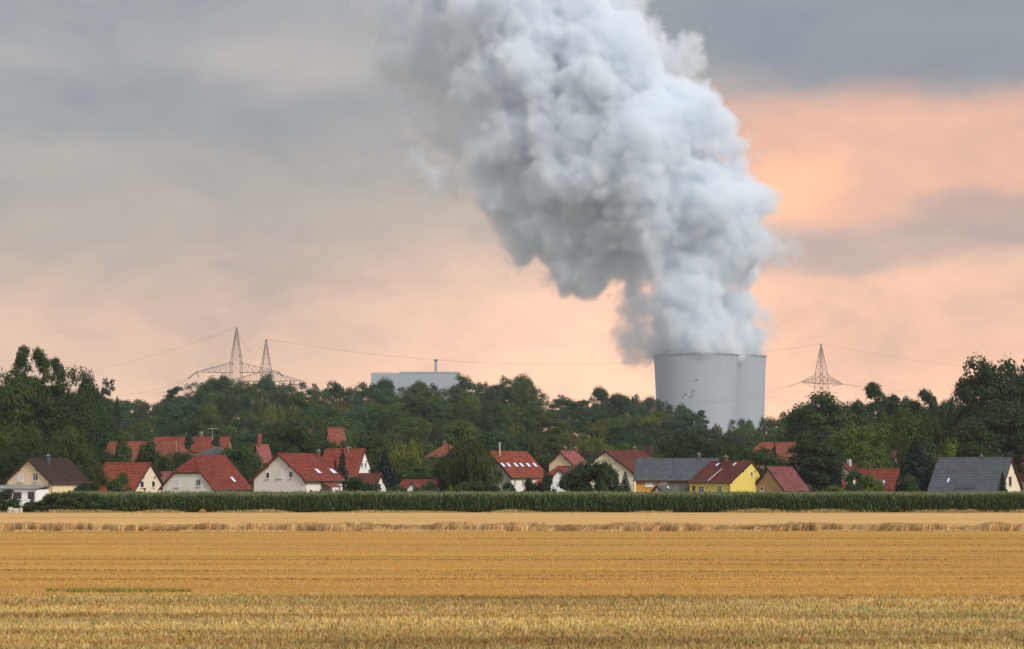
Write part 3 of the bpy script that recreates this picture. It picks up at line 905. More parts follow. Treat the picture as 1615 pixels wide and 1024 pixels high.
H14 = H('detached_house', 'yellow house with red brown roof, brick chimney and two roof hatches', 1087.5, 1151.5, 1198, 338, 38, 'R', 728, 761, 747, 0.72,
  wall='yellow', tile='t_redbrown', trim='wood', ov=.2, og=.12, wave=.015,
  wins=[('s', 1093, 767, 1095.9, 775.5, 'dark', 0), ('s', 1102, 767, 1110.8, 780), ('s', 1131.5, 767, 1139.3, 780), ('g', 1183.6, 744, 1187.2, 751.4, 'glass', 0)],
  skys=[(1128.7, 731.7, 1134.9, 736.5), (1155.6, 731, 1162, 735.7)], chims=[(1141, 1148.6, 720, 'brick')])
H15 = H('small_house', 'small house with wine red roof and plain tan gable', 1187, 1236.5, 1273, 340, 45, 'L', 737.5, 774.5,
  wall='tan', tile='t_wine', trim='wood', ov=.3, wins=[('g', 1198.8, 767.6, 1204.6, 774.5, 'glass', 0)])
H16 = H('farmhouse', 'wide orange red hipped roof behind the yellow and tan houses', 1166, 1248, 1262, 455, 14, 'R', 698.5, 731, None,
  wall='tan', tile='t_orange', hip=(1, 0, 0, 3.4), chims=[], detail=False)
H17 = H('small_house', 'small pale gable with red verge half hidden by dark conifers', 1296, 1318, 1336, 352, 34, 'L', 747, 775, None,
  wall='greywhite', tile='t_red', trim='redwood')
H18 = H('detached_house', 'small house with brown red roof and metal-capped chimney behind green shrubs', 1318, 1342, 1362, 372, 55, 'L', 731, 748,
  wall='greywhite', tile='t_redbrown', trim='wood', chims=[(1333, 1340.5, 724.5, 'steel', .4, False)])
H18b = H('detached_house', 'long low house with dark red roof and one white skylight', 1350, 1411, 1420, 358, 16, 'R', 740.3, 777, None,
  wall='greywhite', tile='t_red', trim='wood', skys=[(1391, 759, 1397, 766.3)])
H19 = H('detached_house', 'narrow house with brown red roof and cream gable beside the big spruce', 1378, 1406, 1418, 400, 25, 'R', 711.5, 742, None,
  wall='cream', tile='t_redbrown', trim='wood')
H20 = H('detached_house', 'large slate grey roofed house with cream gable at the right edge', 1466, 1578, 1609, 340, 30, 'R', 722.5, 777, 771, 0.5,
  wall='palecream', tile='t_grey', trim='wood', tw=.34, wave=.05,
  wins=[('g', 1591, 752, 1595, 766, 'dark', 0)], skys=[(1492.5, 755, 1499.5, 762.3)], chims=[(1545, 1551, 719, 'slate')])
H21 = H('detached_house', 'dusty red roof rising behind the right verge of the slate roofed house', 1586, 1606, 1640, 380, 60, 'L', 718, 758, None,
  wall='greywhite', tile='t_pink', trim='wood', chims=[(1595.5, 1598.2, 714, 'darkbrick')])
H21b = H('detached_house', 'bright orange roof corner behind everything at the right edge', 1604, 1612, 1660, 430, 80, 'L', 726, 742, None, Wset=7,
  wall='palecream', tile='t_orange', trim='wood', detail=False)
H22 = H('farmhouse', 'wide orange red hipped roof behind trees above the red house, with thin mast', 160, 292, 318, 430, 14, 'R', 697, 728, None,
  wall='tan', tile='t_orange', hip=(0, 4.0, 1, 0), detail=False)
H23 = H('farmhouse', 'long red roof furthest back on the left with chimney and clipped yews', 236, 354, 362, 470, 6, 'R', 690, 714, None, Wset=8,
  wall='tan', tile='t_red2', chims=[(314.7, 321, 684, 'brick')], detail=False)
H24 = H('farm_building', 'low dark grey building with slate grey hipped roof', 304, 352, 372, 412, 22, 'R', 704.5, 719.5, None, Wset=6.5,
  wall='darkgreywall', tile='t_shed', trim='slate', hip=(0, 3.2, 0, 3.2), detail=False)
H25 = H('detached_house', 'small dusty red roof with brick stack between the two round trees', 398, 412, 428, 405, 60, 'L', 702, 731, None,
  wall='tan', tile='t_pink', chims=[(404, 413, 684, 'brick', 0, False)], detail=False)
H26 = H('detached_house', 'purplish striped roof patch between the two nearest red roofs', 250, 262, 282, 372, 60, 'L', 745, 764, None,
  wall='palecream', tile='t_wine', trim='wood', detail=False)

# little white gable on the low red roof
def cross_gable(ctx, x0, x1, yap, ybase, zdrop, wall, tile, trim='wood', fwd=0.5, deep=2.5):
    """projecting gable on the near long side: wall, and a small two-sided roof"""
    U, V, Lc = ctx['U'], ctx['V'], ctx['Lc']
    a = hit(ctx, x0, ybase, 's'); b = hit(ctx, x1, ybase, 's')
    u0, u1 = sorted((a[0], b[0])); um = (u0 + u1) / 2
    y_ = (ctx['O'] - V * fwd).y
    zt = P(0, yap, y_).z - ctx['O'].z; zb = P(0, ybase, y_).z - ctx['O'].z
    mb = MB(); mb.prism([Lc(u0, -fwd, -1), Lc(u1, -fwd, -1), Lc(u1, -fwd, zb), Lc(um, -fwd, zt), Lc(u0, -fwd, zb)], V * (fwd + .2))
    g = mb.build('front_gable', MT[wall], ctx['root'])
    sl = (zt - zb) / (um - u0); o_ = .25
    mb = MB(); 
    for s, ue in ((1, u0), (-1, u1)):
        e0 = Lc(ue - s * o_, -fwd - .25, zb - sl * o_ + .03); r0 = Lc(um, -fwd - .25, zt + .03)
        nrm = (Vector((0, 0, 1)) - U * s * sl).normalized()
        mb.prism([e0, r0, r0 + V * deep, e0 + V * deep], nrm * .14)
    rf = mb.build('gable_roof', MT[tile], g)
    mb = MB()
    for s, ue in ((1, u0), (-1, u1)):
        e0 = Lc(ue - s * o_, -fwd - .28, zb - sl * o_ + .16); r0 = Lc(um, -fwd - .28, zt + .18)
        mb.prism([e0, r0, r0 - Vector((0, 0, .25)), e0 - Vector((0, 0, .25))], V * .03)
    mb.build('verge_board', MT[trim], g)
    return g, (u0, u1, um, zt, zb)
cross_gable(H7, 641, 662, 761.5, 776, 0, 'white', 't_red')
cross_gable(H10, 870.5, 897.5, 741, 757, 0, 'white', 't_redbrown', 'redwood', fwd=1.2, deep=5)
mb = MB(); _c = hit(H10, 900.3, 745, 's')
mb.box(H10['Lc'](_c[0] - .3, -.6, 2.0), H10['U'] * .62, H10['V'] * .6, (0, 0, P(0, 734.5, 343).z - 2.0))
mb.build('chimney', MT['slate'], H10['roof'])
# steel flue on the six-skylight roof
mb = MB(); _c = hit(H9, 788, 718.5, 'r'); _p = H9['Lc'](*_c)
_top = P(0, 699.3, (H9['O'] + _p).y).z - H9['O'].z
mb.tube(_p - Vector((0, 0, .2)), Vector((_p.x, _p.y, _top)), .13, n=8); mb.tube(Vector((_p.x, _p.y, _top)), Vector((_p.x, _p.y, _top + .12)), .2, n=8)
mb.build('flue', MT['steel'], H9['roof'])
# verge flashing on the yellow house roof
a_ = hit(H14, 1117.3, 759.5, 'r'); b_ = hit(H14, 1139.3, 740, 'r')
mb = MB(); pa = H14['Lc'](a_[0], a_[1], a_[2]); pb = H14['Lc'](b_[0], b_[1], b_[2])
mb.prism([pa + H14['nF'] * .06, pb + H14['nF'] * .06, pb + H14['nF'] * .06 + H14['U'] * .1, pa + H14['nF'] * .06 + H14['U'] * .16], H14['nF'] * .06)
mb.build('flashing_strip', MT['steel'], H14['roof'])
# low dark solar panel strip on the slate roof
a_ = hit(H20, 1505, 771.8, 'r'); b_ = hit(H20, 1539, 769.5, 'r')
up = (H20['V'] + Vector((0, 0, H20['s0']))).normalized()
u0, u1 = sorted((a_[0], b_[0]))
for i in range(4):
    mb = MB(); w_ = (u1 - u0) / 4
    mb.box(H20['Lc'](u0 + i * w_ + .03, a_[1], a_[2]) + H20['nF'] * .1, H20['U'] * (w_ - .06), up * .75, H20['nF'] * .05)
    mb.build('solar_panel', MT['glass'], H20['roof'])
# porch canopy of the large pale house
a_ = hit(H4, 504.5, 765, 's'); b_ = hit(H4, 522, 765, 's')
u0, u1 = sorted((a_[0], b_[0])); Lc = H4['Lc']; z1_ = 3.9; z0_ = 3.05
mb = MB(); mb.prism([Lc(u0, -.02, z1_), Lc(u1, -.02, z1_), Lc(u1, -1.9, z0_), Lc(u0, -1.9, z0_)], (0, 0, .12))
cn_ = mb.build('porch_canopy', MT['t_red'], H4['root'])
for uu in (u0 + .1, u1 - .2):
    mb = MB(); mb.box(Lc(uu, -1.8, 0), H4['U'] * .13, H4['V'] * .13, (0, 0, z0_ + .05)); mb.build('post', MT['redwood'], cn_)
# conservatory of the far left house
U, V, Lc = H1['U'], H1['V'], H1['Lc']
W1 = H1['W']
mb = MB()
d1 = 2.6
mb.box(Lc(-d1, .4, 0), U * d1, V * (W1 - .6), (0, 0, 2.75))
cv = mb.build('conservatory', MT['white'], H1['root'])
mb = MB(); mb.prism([Lc(-d1 - .3, .1, 2.80), Lc(-d1 - .3, W1 + .2, 2.80), Lc(.0, W1 + .2, 3.35), Lc(0, .1, 3.35)], (0, 0, .13)); mb.build('conservatory_roof', MT['zinc'], cv)
for (a0, a1, z0_, z1_) in ((3.3, 5.0, 1.0, 2.35), (5.2, 6.7, 1.0, 2.35), (.7, 2.0, 0.2, 2.4), (7.2, 8.4, 1.0, 2.2)):
    if a1 > W1: continue
    mb = MB(); mb.box(Lc(-d1 - .03, a0, z0_), V * (a1 - a0), (0, 0, z1_ - z0_), U * .05); mb.build('pane', MT['glass'], cv)
mb = MB(); mb.box(Lc(-d1 - 1.7, 1.4, 0), U * 1.5, V * 3.6, (0, 0, 1.25)); mb.box(Lc(-d1 - 1.8, 1.3, 1.25), U * 1.7, V * 3.8, (0, 0, .1))
mb.build('terrace_wall', MT['white'], H1['root'])
mb = MB(); mb.box(Lc(-d1 - 1.4, -2.2, 0), U * 1.0, V * 3.2, (0, 0, .95)); mb.build('planter_box', MT['wood'], H1['root'])

# garden fence in front of the second house
A = P(144, 781, 333); B = P(256, 781, 333)
fr = empty('garden_fence', (A.x, 333, 0), 'dark brown board fence between maize and the long red roofed house', 'fence')
nb = 44
bm_ = MB(); bm_.box((0, 0, 0), (0.235, 0, 0), (0, .03, 0), (0, 0, 1.9)); bme = bm_.mesh('board', MT['wood'])
for i in range(nb):
    o_ = addo('board', bme, fr, ((B.x - A.x) * i / nb, 0, 0)); o_.scale.z = rnd.uniform(.985, 1.015)
for zz in (.5, 1.5):
    mb = MB(); mb.box((0, .031, zz), (B.x - A.x, 0, 0), (0, .05, 0), (0, 0, .08)); mb.build('rail', MT['wood'], fr)
# garden lamp
p = P(228, 780, 331)
lm = empty('garden_lamp', (p.x, 331, 0), 'small brown lantern on a post before the cream gable of the long red roofed house', 'lamp')
mb = MB(); mb.tube((0, 0, 0), (0, 0, 2.6), .05, n=6); mb.build('post', MT['wood'], lm)
mb = MB(); mb.tube((0, 0, 2.6), (0, 0, 2.85), .12, .18, n=6); mb.tube((0, 0, 2.85), (0, 0, 3.05), .32, .04, n=6); mb.build('lantern', MT['redwood'], lm)
# roof antennas and masts
def antenna(px, yt, yb, D, bars, label, cat='antenna'):
    a = P(px, yb, D); z1 = P(px, yt, D).z
    an = empty('roof_antenna', (a.x, D, a.z - .5), label, cat)
    mb = MB(); mb.tube((0, 0, 0), (0, 0, z1 - a.z + .5), .04, n=6); mb.build('mast', MT['steel'], an)
    for k, (dz, hw) in enumerate(bars):
        mb = MB(); mb.tube((-hw, 0, z1 - a.z + .5 - dz), (hw, 0, z1 - a.z + .5 - dz), .05, n=6); mb.build('crossbar', MT['steel'], an)
antenna(335, 676, 690, 468, [(0.05, .95)], 'thin T shaped aerial on the long red roof furthest back')
antenna(278, 696, 712, 425, [(0.0, .12)], 'thin pale mast at the hip of the wide orange red roof')
antenna(550, 705.5, 711, 404, [(0.0, .4)], 'short aerial on the steep red roof with white gable')
antenna(317.5, 681.5, 686, 467, [(0.02, .45)], 'little aerial bar on the chimney of the long red roof furthest back')
# pale stones at far left edge of the field
for i, (px, w_, h_) in enumerate(((17, .9, .75), (24, 1.3, .6), (32.5, .55, .7))):
    p = P(px, 808, 296)
    mb = MB(); k = 7; pts = []
    ring = [Vector((math.cos(2 * PI * j / k) * w_ / 2 * rnd.uniform(.8, 1.1), math.sin(2 * PI * j / k) * w_ / 2.6, 0)) for j in range(k)]
    for z_, s_ in ((-.1, 1), (h_ * .6, .95), (h_, .6)):
        pts.append([q * s_ + Vector((0, 0, z_)) for q in ring])
    for a in range(2):
        for j in range(k):
            mb.poly([pts[a][j], pts[a][(j + 1) % k], pts[a + 1][(j + 1) % k], pts[a + 1][j]])
    mb.poly(pts[2])
    setp(mb.build('boulder', MT['stone'], None, (p.x, 296, 0)), ['small upright pale boulder, leftmost by the field edge', 'broad low pale boulder in the middle of three at the left field edge', 'narrow grey boulder right of the broad pale one at the field edge'][i], 'boulder', 'boulders at the left field edge')

# straw heaps at the maize edge
for i, (px, w_, lab) in enumerate(((1503, 2.0, 'left one of two reddish straw heaps against the maize under the slate roofed house'), (1530, 2.3, 'right one of two reddish straw heaps against the maize under the slate roofed house'), (320, .9, 'small lone straw heap at the maize edge under the half-hipped house'))):
    p = P(px, 806, 297.5); n = 900
    a = rng.uniform(0, 2 * PI, n); rr = np.sqrt(rng.random(n)); z = .38 * (1 - rr ** 2) * rng.random(n) ** .4
    vv, ff, cc = blades(n, np.stack([np.cos(a) * rr * w_ / 2, np.sin(a) * rr * .5], 1), rng.uniform(.05, .16, n), np.full(n, .06), rng.uniform(.2, 1.5, n), pick(n, [(.5, .27, .12), (.62, .38, .18)], [1, 1]))
    vv[:, 2] += np.repeat(z, 4)
    o_ = addo('straw_heap', np_mesh('straw_heap', vv, ff, MT['tone'], cols=cc), None, (p.x, 297.2, 0))
    setp(o_, lab, 'straw heap', 'straw heaps along the maize')
# ------------------------------------------------------------------ trees
def leaf_quads(pos, nrm, size, r_):
    n = len(pos)
    nrm = nrm / (np.linalg.norm(nrm, axis=1, keepdims=True) + 1e-9)
    ref = r_.normal(0, 1, (n, 3))
    a = np.cross(nrm, ref); a /= np.linalg.norm(a, axis=1, keepdims=True) + 1e-9
    b = np.cross(nrm, a)
    s = size[:, None]
    asp = r_.uniform(.55, .9, (n, 1))
    v = np.stack([pos - a * s, pos - b * s * asp, pos + a * s, pos + b * s * asp + nrm * s * .25], 1)
    return v.reshape(-1, 3)
def sph(n, r_):
    d = r_.normal(0, 1, (n, 3)); return d / np.linalg.norm(d, axis=1, keepdims=True)
def trunk_mesh(name, H, r0, targets, mat, lean=(0, 0), top=0.75):
    mb = MB()
    pts = [Vector((lean[0] * t * H, lean[1] * t * H, t * H * top - .6 * (1 - t))) for t in (0, .25, .5, .75, 1)]
    for i in range(4):
        mb.tube(pts[i], pts[i + 1], r0 * (1 - .21 * i), r0 * (1 - .21 * (i + 1)), n=7, cap=False)
    for q in targets:
        q = Vector(q)
        f = min(.92, max(.25, (q.z / H - .18)))
        z = f * H * top; s = Vector((lean[0] * f * H, lean[1] * f * H, z * .8))
        mid = s.lerp(q, .55) + Vector((0, 0, .06 * H * .3))
        mb.tube(s, mid, r0 * .35, r0 * .2, n=5, cap=False); mb.tube(mid, q, r0 * .2, r0 * .06, n=5, cap=False)
    return mb.mesh(name, mat)
SPEC = {}
def add_spec(kind, crown, trunk, w, h): SPEC.setdefault(kind, []).append((crown, trunk, w, h))
def broad(kind, seed, H=16., w=10., cb=0.2, nl=54, per=185, ls=(.14, .32), lr=(1.3, 2.5), mat='leaf', bark='bark', open_=0.0, shape=1.0):
    r_ = np.random.default_rng(seed)
    rx, rz = w / 2, H * (1 - cb) / 2; cz = H * cb + rz
    d = sph(nl, r_); rad = r_.uniform(.45, .88, nl) ** .7
    lump = 1 + .22 * np.sin(d[:, 0] * 3 + seed) * np.cos(d[:, 1] * 2.6 + seed * 1.7) + .12 * np.sin(d[:, 2] * 5 + seed)
    C = d * rad[:, None] * lump[:, None] * np.array([rx, rx, rz])
    low = C[:, 2] < 0
    C[low, :2] *= shape
    C[:, 2] += cz
    lrad = r_.uniform(lr[0], lr[1], nl) * (w / 10)
    P_, N_, S_ = [], [], []
    for i in range(nl):
        n = int(per * (lrad[i] / (w / 10) / 1.7) ** 2)
        dd = sph(n, r_); dd[:, 2] = np.where(dd[:, 2] < -.3, -dd[:, 2] * .6, dd[:, 2])
        fl = np.array([1, 1, .88])
        p = C[i] + dd * fl * lrad[i] * (r_.uniform(.55, 1.12, (n, 1)))
        if open_ > 0:
            k = r_.random(n) > open_; p, dd = p[k], dd[k]; n = len(p)
        cent = np.array([0, 0, cz]); o_ = (p - cent) / np.array([rx, rx, rz]); rr = np.linalg.norm(o_, axis=1)
        k = rr > .42 + r_.uniform(-.1, .1, n); p, dd, o_ = p[k], dd[k], o_[k]; n = len(p)
        P_.append(p); N_.append(dd * 1.0 + o_ * .35 + np.array([0, 0, .35]) + r_.normal(0, .42, (n, 3))); S_.append(r_.uniform(ls[0], ls[1], n))
    # sprays that break the outline
    n = int(nl * 9); dd = sph(n, r_); dd[:, 2] = np.abs(dd[:, 2]) * .9 - .15
    i = r_.integers(0, nl, n)
    for k in range(3):
        p = C[i] + dd * lrad[i][:, None] * (1.1 + .14 * k) + r_.normal(0, .08, (n, 3)); P_.append(p)
        N_.append(dd + r_.normal(0, .7, (n, 3))); S_.append(r_.uniform(ls[0], ls[1], n) * (.9 - .15 * k))
    pp = np.concatenate(P_); v = leaf_quads(pp, np.concatenate(N_), np.concatenate(S_), r_)
    cr = np_mesh('crown', v, np.arange(len(v)).reshape(-1, 4), MT[mat])
    tr = trunk_mesh('trunk', H, .028 * H * (w / 11) ** .5 * .75, C[r_.permutation(nl)[:12]], MT[bark], lean=tuple(r_.normal(0, .02, 2)))
    add_spec(kind, cr, tr, w * 1.02, H)
def conifer(kind, seed, H=12., w=5., tiers=22, ls=(.16, .30), dens=1.0, gap=0.0):
    r_ = np.random.default_rng(seed); P_, N_, S_ = [], [], []; tg = []
    for t in range(tiers):
        f = t / (tiers - 1); z = H * (.06 + .92 * f); L = w / 2 * (1 - f) ** (.6 if kind == 'fatspruce' else .8) + .12
        nb = int(5 + 6 * (1 - f)); a0 = r_.uniform(0, 6.28)
        for b_ in range(nb):
            if r_.random() < gap: continue
            a = a0 + 6.283 * b_ / nb + r_.normal(0, .15); Lb = L * r_.uniform(.72, 1.12)
            n = int((10 + 46 * Lb / (w / 2)) * dens); s = r_.uniform(.05, 1, n) ** .7
            wd = (.14 + .38 * (1 - s)) * Lb * .8
            off = r_.normal(0, 1, n) * wd * .5
            x = np.cos(a) * s * Lb - np.sin(a) * off; y = np.sin(a) * s * Lb + np.cos(a) * off
            zz = z - s ** 1.3 * Lb * .28 + r_.normal(0, .05, n) - np.abs(off) * .25
            P_.append(np.stack([x, y, zz], 1)); N_.append(np.stack([np.cos(a) * .4 + 0 * s, np.sin(a) * .4 + 0 * s, 1 + 0 * s], 1) + r_.normal(0, .5, (n, 3)))
            S_.append(r_.uniform(ls[0], ls[1], n))
            if b_ < 2 and t % 3 == 0: tg.append((math.cos(a) * Lb * .9, math.sin(a) * Lb * .9, z - Lb * .2))
    n = 16; P_.append(np.stack([r_.normal(0, .05, n), r_.normal(0, .05, n), H * r_.uniform(.97, 1.02, n)], 1)); N_.append(r_.normal(0, 1, (n, 3))); S_.append(np.full(n, .12))
    v = leaf_quads(np.concatenate(P_), np.concatenate(N_), np.concatenate(S_), r_)
    cr = np_mesh('crown', v, np.arange(len(v)).reshape(-1, 4), MT['needle'])
    mb = MB(); mb.tube((0, 0, -.5), (0, 0, H * .97), .02 * H, .02, n=7)
    for q in tg: mb.tube((0, 0, q[2] + .2), q, .05, .02, n=4, cap=False)
    add_spec(kind, cr, mb.mesh('trunk', MT['bark']), w, H)
def birch(kind, seed, H=14., w=7., nl=34, weep=.9, mat='leafbirch', bark='birchbark', dens=1.0):
    r_ = np.random.default_rng(seed); P_, N_, S_ = [], [], []
    d = sph(nl, r_); C = d * r_.uniform(.3, .85, (nl, 1)) * np.array([w / 2, w / 2, H * .36]); C[:, 2] += H * .60
    for i in range(nl):
        ns = int(12 * dens)
        for s_ in range(ns):
            p0 = C[i] + r_.normal(0, .55, 3) * np.array([1, 1, .6]); L = r_.uniform(.7, 2.3) * weep
            n = int(8 + 7 * L); t = r_.random(n)
            dr_ = r_.normal(0, .22, 2)
            p = p0 + np.stack([dr_[0] * t * L, dr_[1] * t * L, .35 * L - t * L], 1) + r_.normal(0, .09, (n, 3))
            P_.append(p); N_.append(r_.normal(0, .8, (n, 3)) + np.array([d[i][0], d[i][1], .6])); S_.append(r_.uniform(.09, .20, n))
    v = leaf_quads(np.concatenate(P_), np.concatenate(N_), np.concatenate(S_), r_)
    cr = np_mesh('crown', v, np.arange(len(v)).reshape(-1, 4), MT[mat])
    tr = trunk_mesh('trunk', H, .13, C[:14], MT[bark], lean=tuple(r_.normal(0, .03, 2)), top=.85)
    add_spec(kind, cr, tr, w * 1.05, H)
for s in (1, 2, 3, 4): broad('broad', s)
for s in (5, 6): broad('dome', s, 11, 11.5, .06, 60, 200, (.12, .26), (1.1, 2.0))
for s in (7, 8): broad('poplar', s, 20, 7.5, .08, 70, 165, (.14, .29), (1.2, 2.1))
for s in (9, 10): broad('openoak', s, 17, 10.5, .22, 50, 160, (.13, .28), (1.1, 1.9), open_=.30)
for s in (12, 13): broad('pine', s, 16, 7.0, .42, 22, 150, (.15, .28), (1.1, 1.8), mat='needle', open_=.15)
for s in (14, 15, 16): broad('bush', s, 3.2, 4.2, .0, 28, 190, (.08, .17), (1.2, 2.2))
broad('column', 17, 8, 1.7, .02, 34, 60, (.08, .16), (2.6, 3.6), mat='needle')
for s in (20, 21): conifer('spruce', s, dens=1.7)
conifer('sparse', 22, 10, 6.0, 27, (.14, .26), 1.1, .25)
conifer('fatspruce', 23, 10, 7.0, 26, (.16, .30), 2.2)
for s in (24, 25): birch('birch', s)
birch('willow', 26, 9, 9, 44, 1.15, 'leafbirch', 'birchbark', 1.5)
broad('ball', 27, 1.5, 1.5, 0, 22, 110, (.04, .08), (1.6, 2.2))

NAMES = {'broad': 'broadleaf_tree', 'dome': 'round_tree', 'poplar': 'poplar_tree', 'openoak': 'open_crowned_tree', 'pine': 'pine_tree', 'bush': 'bush',
         'column': 'clipped_yew', 'spruce': 'spruce_tree', 'sparse': 'sparse_spruce', 'fatspruce': 'spruce_tree', 'birch': 'birch_tree', 'willow': 'weeping_tree', 'ball': 'clipped_bush'}
CATS = {'bush': 'bush', 'ball': 'bush', 'column': 'tree'}
def tree(kind, px, ytop, wpx, D, label, tint=(1, 1, 1), group=None, var=None, gz=None, zs=None):
    opts = SPEC[kind]
    cr, tr, w0, h0 = opts[rnd.randrange(len(opts)) if var is None else var % len(opts)]
    top = P(px, ytop, D)
    g = float(terrain(top.x, D)) if gz is None else gz
    h = max(1.0, top.z - g); w = wpx / FPX * D
    sx = w / w0; sz = h / h0
    o = empty(NAMES[kind], (top.x, D, g), label, CATS.get(kind, 'tree'), group)
    o.rotation_euler.z = rnd.uniform(0, 6.28)
    o.scale = (sx * rnd.uniform(.97, 1.03), sx * rnd.uniform(.97, 1.03), sz)
    c = addo('crown', cr, o); t_ = addo('trunk', tr, o)
    k = rnd.uniform(.9, 1.1)
    c.color = (tint[0] * k, tint[1] * k, tint[2] * k, 1)
    return o
DK = (.55, .60, .62); BL = (.6, .74, .95); OL = (1.15, 1.02, .70); LG = (2.5, 2.3, 1.1); MG = (1, 1, 1); YG = (2.1, 1.85, .9); RD = (1.05, .8, .75)
T = tree
# right side
T('broad', 1548, 563, 92, 405, 'tall dark tree at the right edge, left one of the pair', DK)
T('broad', 1612, 566, 90, 415, 'tall dark tree cut by the right edge of the picture', DK)
T('openoak', 1520, 598, 60, 425, 'thin crowned tree leaning against the left side of the tall dark pair', DK)
T('broad', 1575, 640, 110, 385, 'low dark crown under the tall dark pair at the right', DK)
T('poplar', 1500, 610, 16, 520, 'slender poplar standing alone left of the tall dark pair', DK)
T('broad', 1530, 668, 90, 375, 'dark olive crown just above the slate roof at the right', (.7, .66, .5))
T('bush', 1508, 700, 70, 372, 'yellow green shrub above the ridge of the slate roofed house', YG)
T('bush', 1465, 698, 60, 392, 'grey green shrub between big spruce and slate roof', MG)
T('fatspruce', 1443, 692, 62, 352, 'big blue black spruce left of the slate roofed house', BL)
T('spruce', 1581, 744, 26, 334, 'small blue spruce before the cream gable at the right', BL)
T('spruce', 1416, 754, 28, 335, 'small dark spruce before the long low dark red roof', BL)
T('bush', 1436, 752, 30, 335, 'grey green garden shrub at the foot of the big blue black spruce', (.8, .95, .9))
T('dome', 1356, 666, 88, 378, 'round light green tree, brightest crown right of centre', YG)
T('broad', 1284, 680, 76, 352, 'dark tree directly right of the wine red roof', (.72, .72, .60))
T('broad', 1300, 705, 56, 350, 'dark lower crown in front of the round light green tree', (.68, .68, .58))
T('sparse', 1221, 698, 32, 405, 'thin gappy spruce before the wide orange roof', DK)
T('fatspruce', 1320, 742, 34, 342, 'dark conifer hiding the small pale gable', BL)
T('bush', 1349, 748, 34, 338, 'grey leaved garden shrub below the metal-capped chimney', (1.0, 1.15, 1.0))
T('bush', 1373, 752, 40, 337, 'bright green garden shrub left of the white skylight', LG)
T('bush', 1318, 770, 46, 326, 'pale green low shrub on the maize edge under the dark conifer', YG)
T('bush', 1392, 708, 44, 396, 'reddish olive shrub before the narrow house with cream gable', (1.1, .8, .6))
T('broad', 1292, 619, 112, 480, 'wide dark crown left of the right hand pylon foot', (.85, .95, .78))
T('willow', 1440, 640, 135, 430, 'wide feathery light green tree behind the round light green one', (.80, 1.0, .65))
T('willow', 1395, 655, 70, 440, 'feathery green crown peeping out behind the round light green tree', (.75, .95, .6))
for i, (px, yt, w, D_, lb) in enumerate(((1352, 612, 60, 560, 'poplar crown just right of the right hand pylon'), (1378, 603, 46, 570, 'poplar with dense crown second right of the right hand pylon'), (1405, 600, 52, 575, 'highest poplar crown in the row right of the right hand pylon'),
        (1435, 610, 44, 575, 'poplar crown fourth in the row right of the right hand pylon'), (1460, 614, 44, 570, 'poplar crown fifth in the row right of the right hand pylon'), (1484, 616, 36, 560, 'last poplar crown of the row, before the slender lone poplar'))):
    T('poplar', px, yt, w, D_, lb, (.72, .84, .74), 'poplar row right of the right hand pylon')
# centre
T('dome', 1083, 683, 88, 402, 'very dark dense round tree behind the slate roof of the orange house', (.5, .56, .5))
T('dome', 1147, 698, 54, 400, 'smaller dark round tree right of the very dark dense one', (.75, .85, .65))
T('broad', 1196, 704, 74, 392, 'mid green tree behind the gable of the yellow house', (.8, .95, .65))
T('bush', 905, 742, 52, 326, 'left half of the dark green garden bush before the cream gable', (.6, .68, .62))
T('bush', 936, 731, 74, 328, 'large dark green garden bush before the wide cream gable', (.62, .72, .62))
T('bush', 962, 738, 44, 325, 'right shoulder of the dark green garden bush', (.66, .78, .66))
T('spruce', 986, 745, 34, 330, 'blue grey spruce between garden bush and orange house', (.9, 1.1, 1.4))
T('spruce', 861, 735, 24, 334, 'slim blue spruce before the low hipped red roof', (.9, 1.1, 1.5))
T('bush', 838, 759, 30, 330, 'dark shrub left of the slim blue spruce', DK)
T('bush', 862, 753, 28, 328, 'dark shrub at the foot of the slim blue spruce', DK)
T('bush', 803, 764, 24, 336, 'low grey shrub before the corner of the six-skylight house', (.8, .85, .75))
T('willow', 738, 686, 92, 352, 'tall feathery weeping tree left of the six-skylight roof', (.72, .72, .72))
T('willow', 764, 712, 64, 346, 'grey drooping tree hiding the left gable of the six-skylight house', (1.1, 1.05, 1.1))
T('willow', 708, 716, 56, 358, 'loose brownish tree left of the tall feathery weeping tree', (.9, .85, .75))
T('ball', 707.5, 765.5, 13, 327, 'small clipped yellow green ball bush above the maize', (2.2, 2.1, .9))
T('bush', 740, 762, 60, 333, 'low olive shrub under the feathery weeping tree', (.9, .9, .7))
T('bush', 778, 766, 34, 331, 'low dark shrub under the grey drooping tree', DK)
T('bush', 676, 763, 30, 334, 'small dark shrub right of the little white gable', (.8, .9, .7))
T('bush', 655, 772, 40, 328, 'low green hedge shrub under the little white gable', MG)
T('bush', 626, 770, 36, 329, 'low green hedge shrub between small white gable and low red house', MG)
T('fatspruce', 607, 710, 44, 362, 'large blue black spruce in the middle of the village', BL)
T('spruce', 622, 738, 26, 358, 'smaller dark spruce clinging to the right of the large blue black one', BL)
T('sparse', 540, 708, 36, 380, 'dark gappy conifer in front of the steep red roof', (.8, .85, .8))
T('spruce', 529, 724, 22, 378, 'small dark conifer left of the gappy one', DK)
T('bush', 567, 757, 62, 336, 'broad dark olive shrub before the small white gable', (.75, .75, .55))
T('bush', 590, 742, 24, 366, 'dark shrub touching the left side of the large blue black spruce', DK)
T('birch', 640, 683, 58, 440, 'pale yellow green round birch above the blue black spruce', LG)
T('broad', 690, 717, 62, 430, 'yellow brown shrubby tree hiding the orange hipped roof', (1.3, 1.15, .6))
T('broad', 650, 726, 60, 400, 'olive tree between spruce and feathery weeping tree', (1.0, 1.0, .7))
T('broad', 662, 748, 60, 385, 'dark shrubby tree behind the little white gable', (.7, .72, .55))
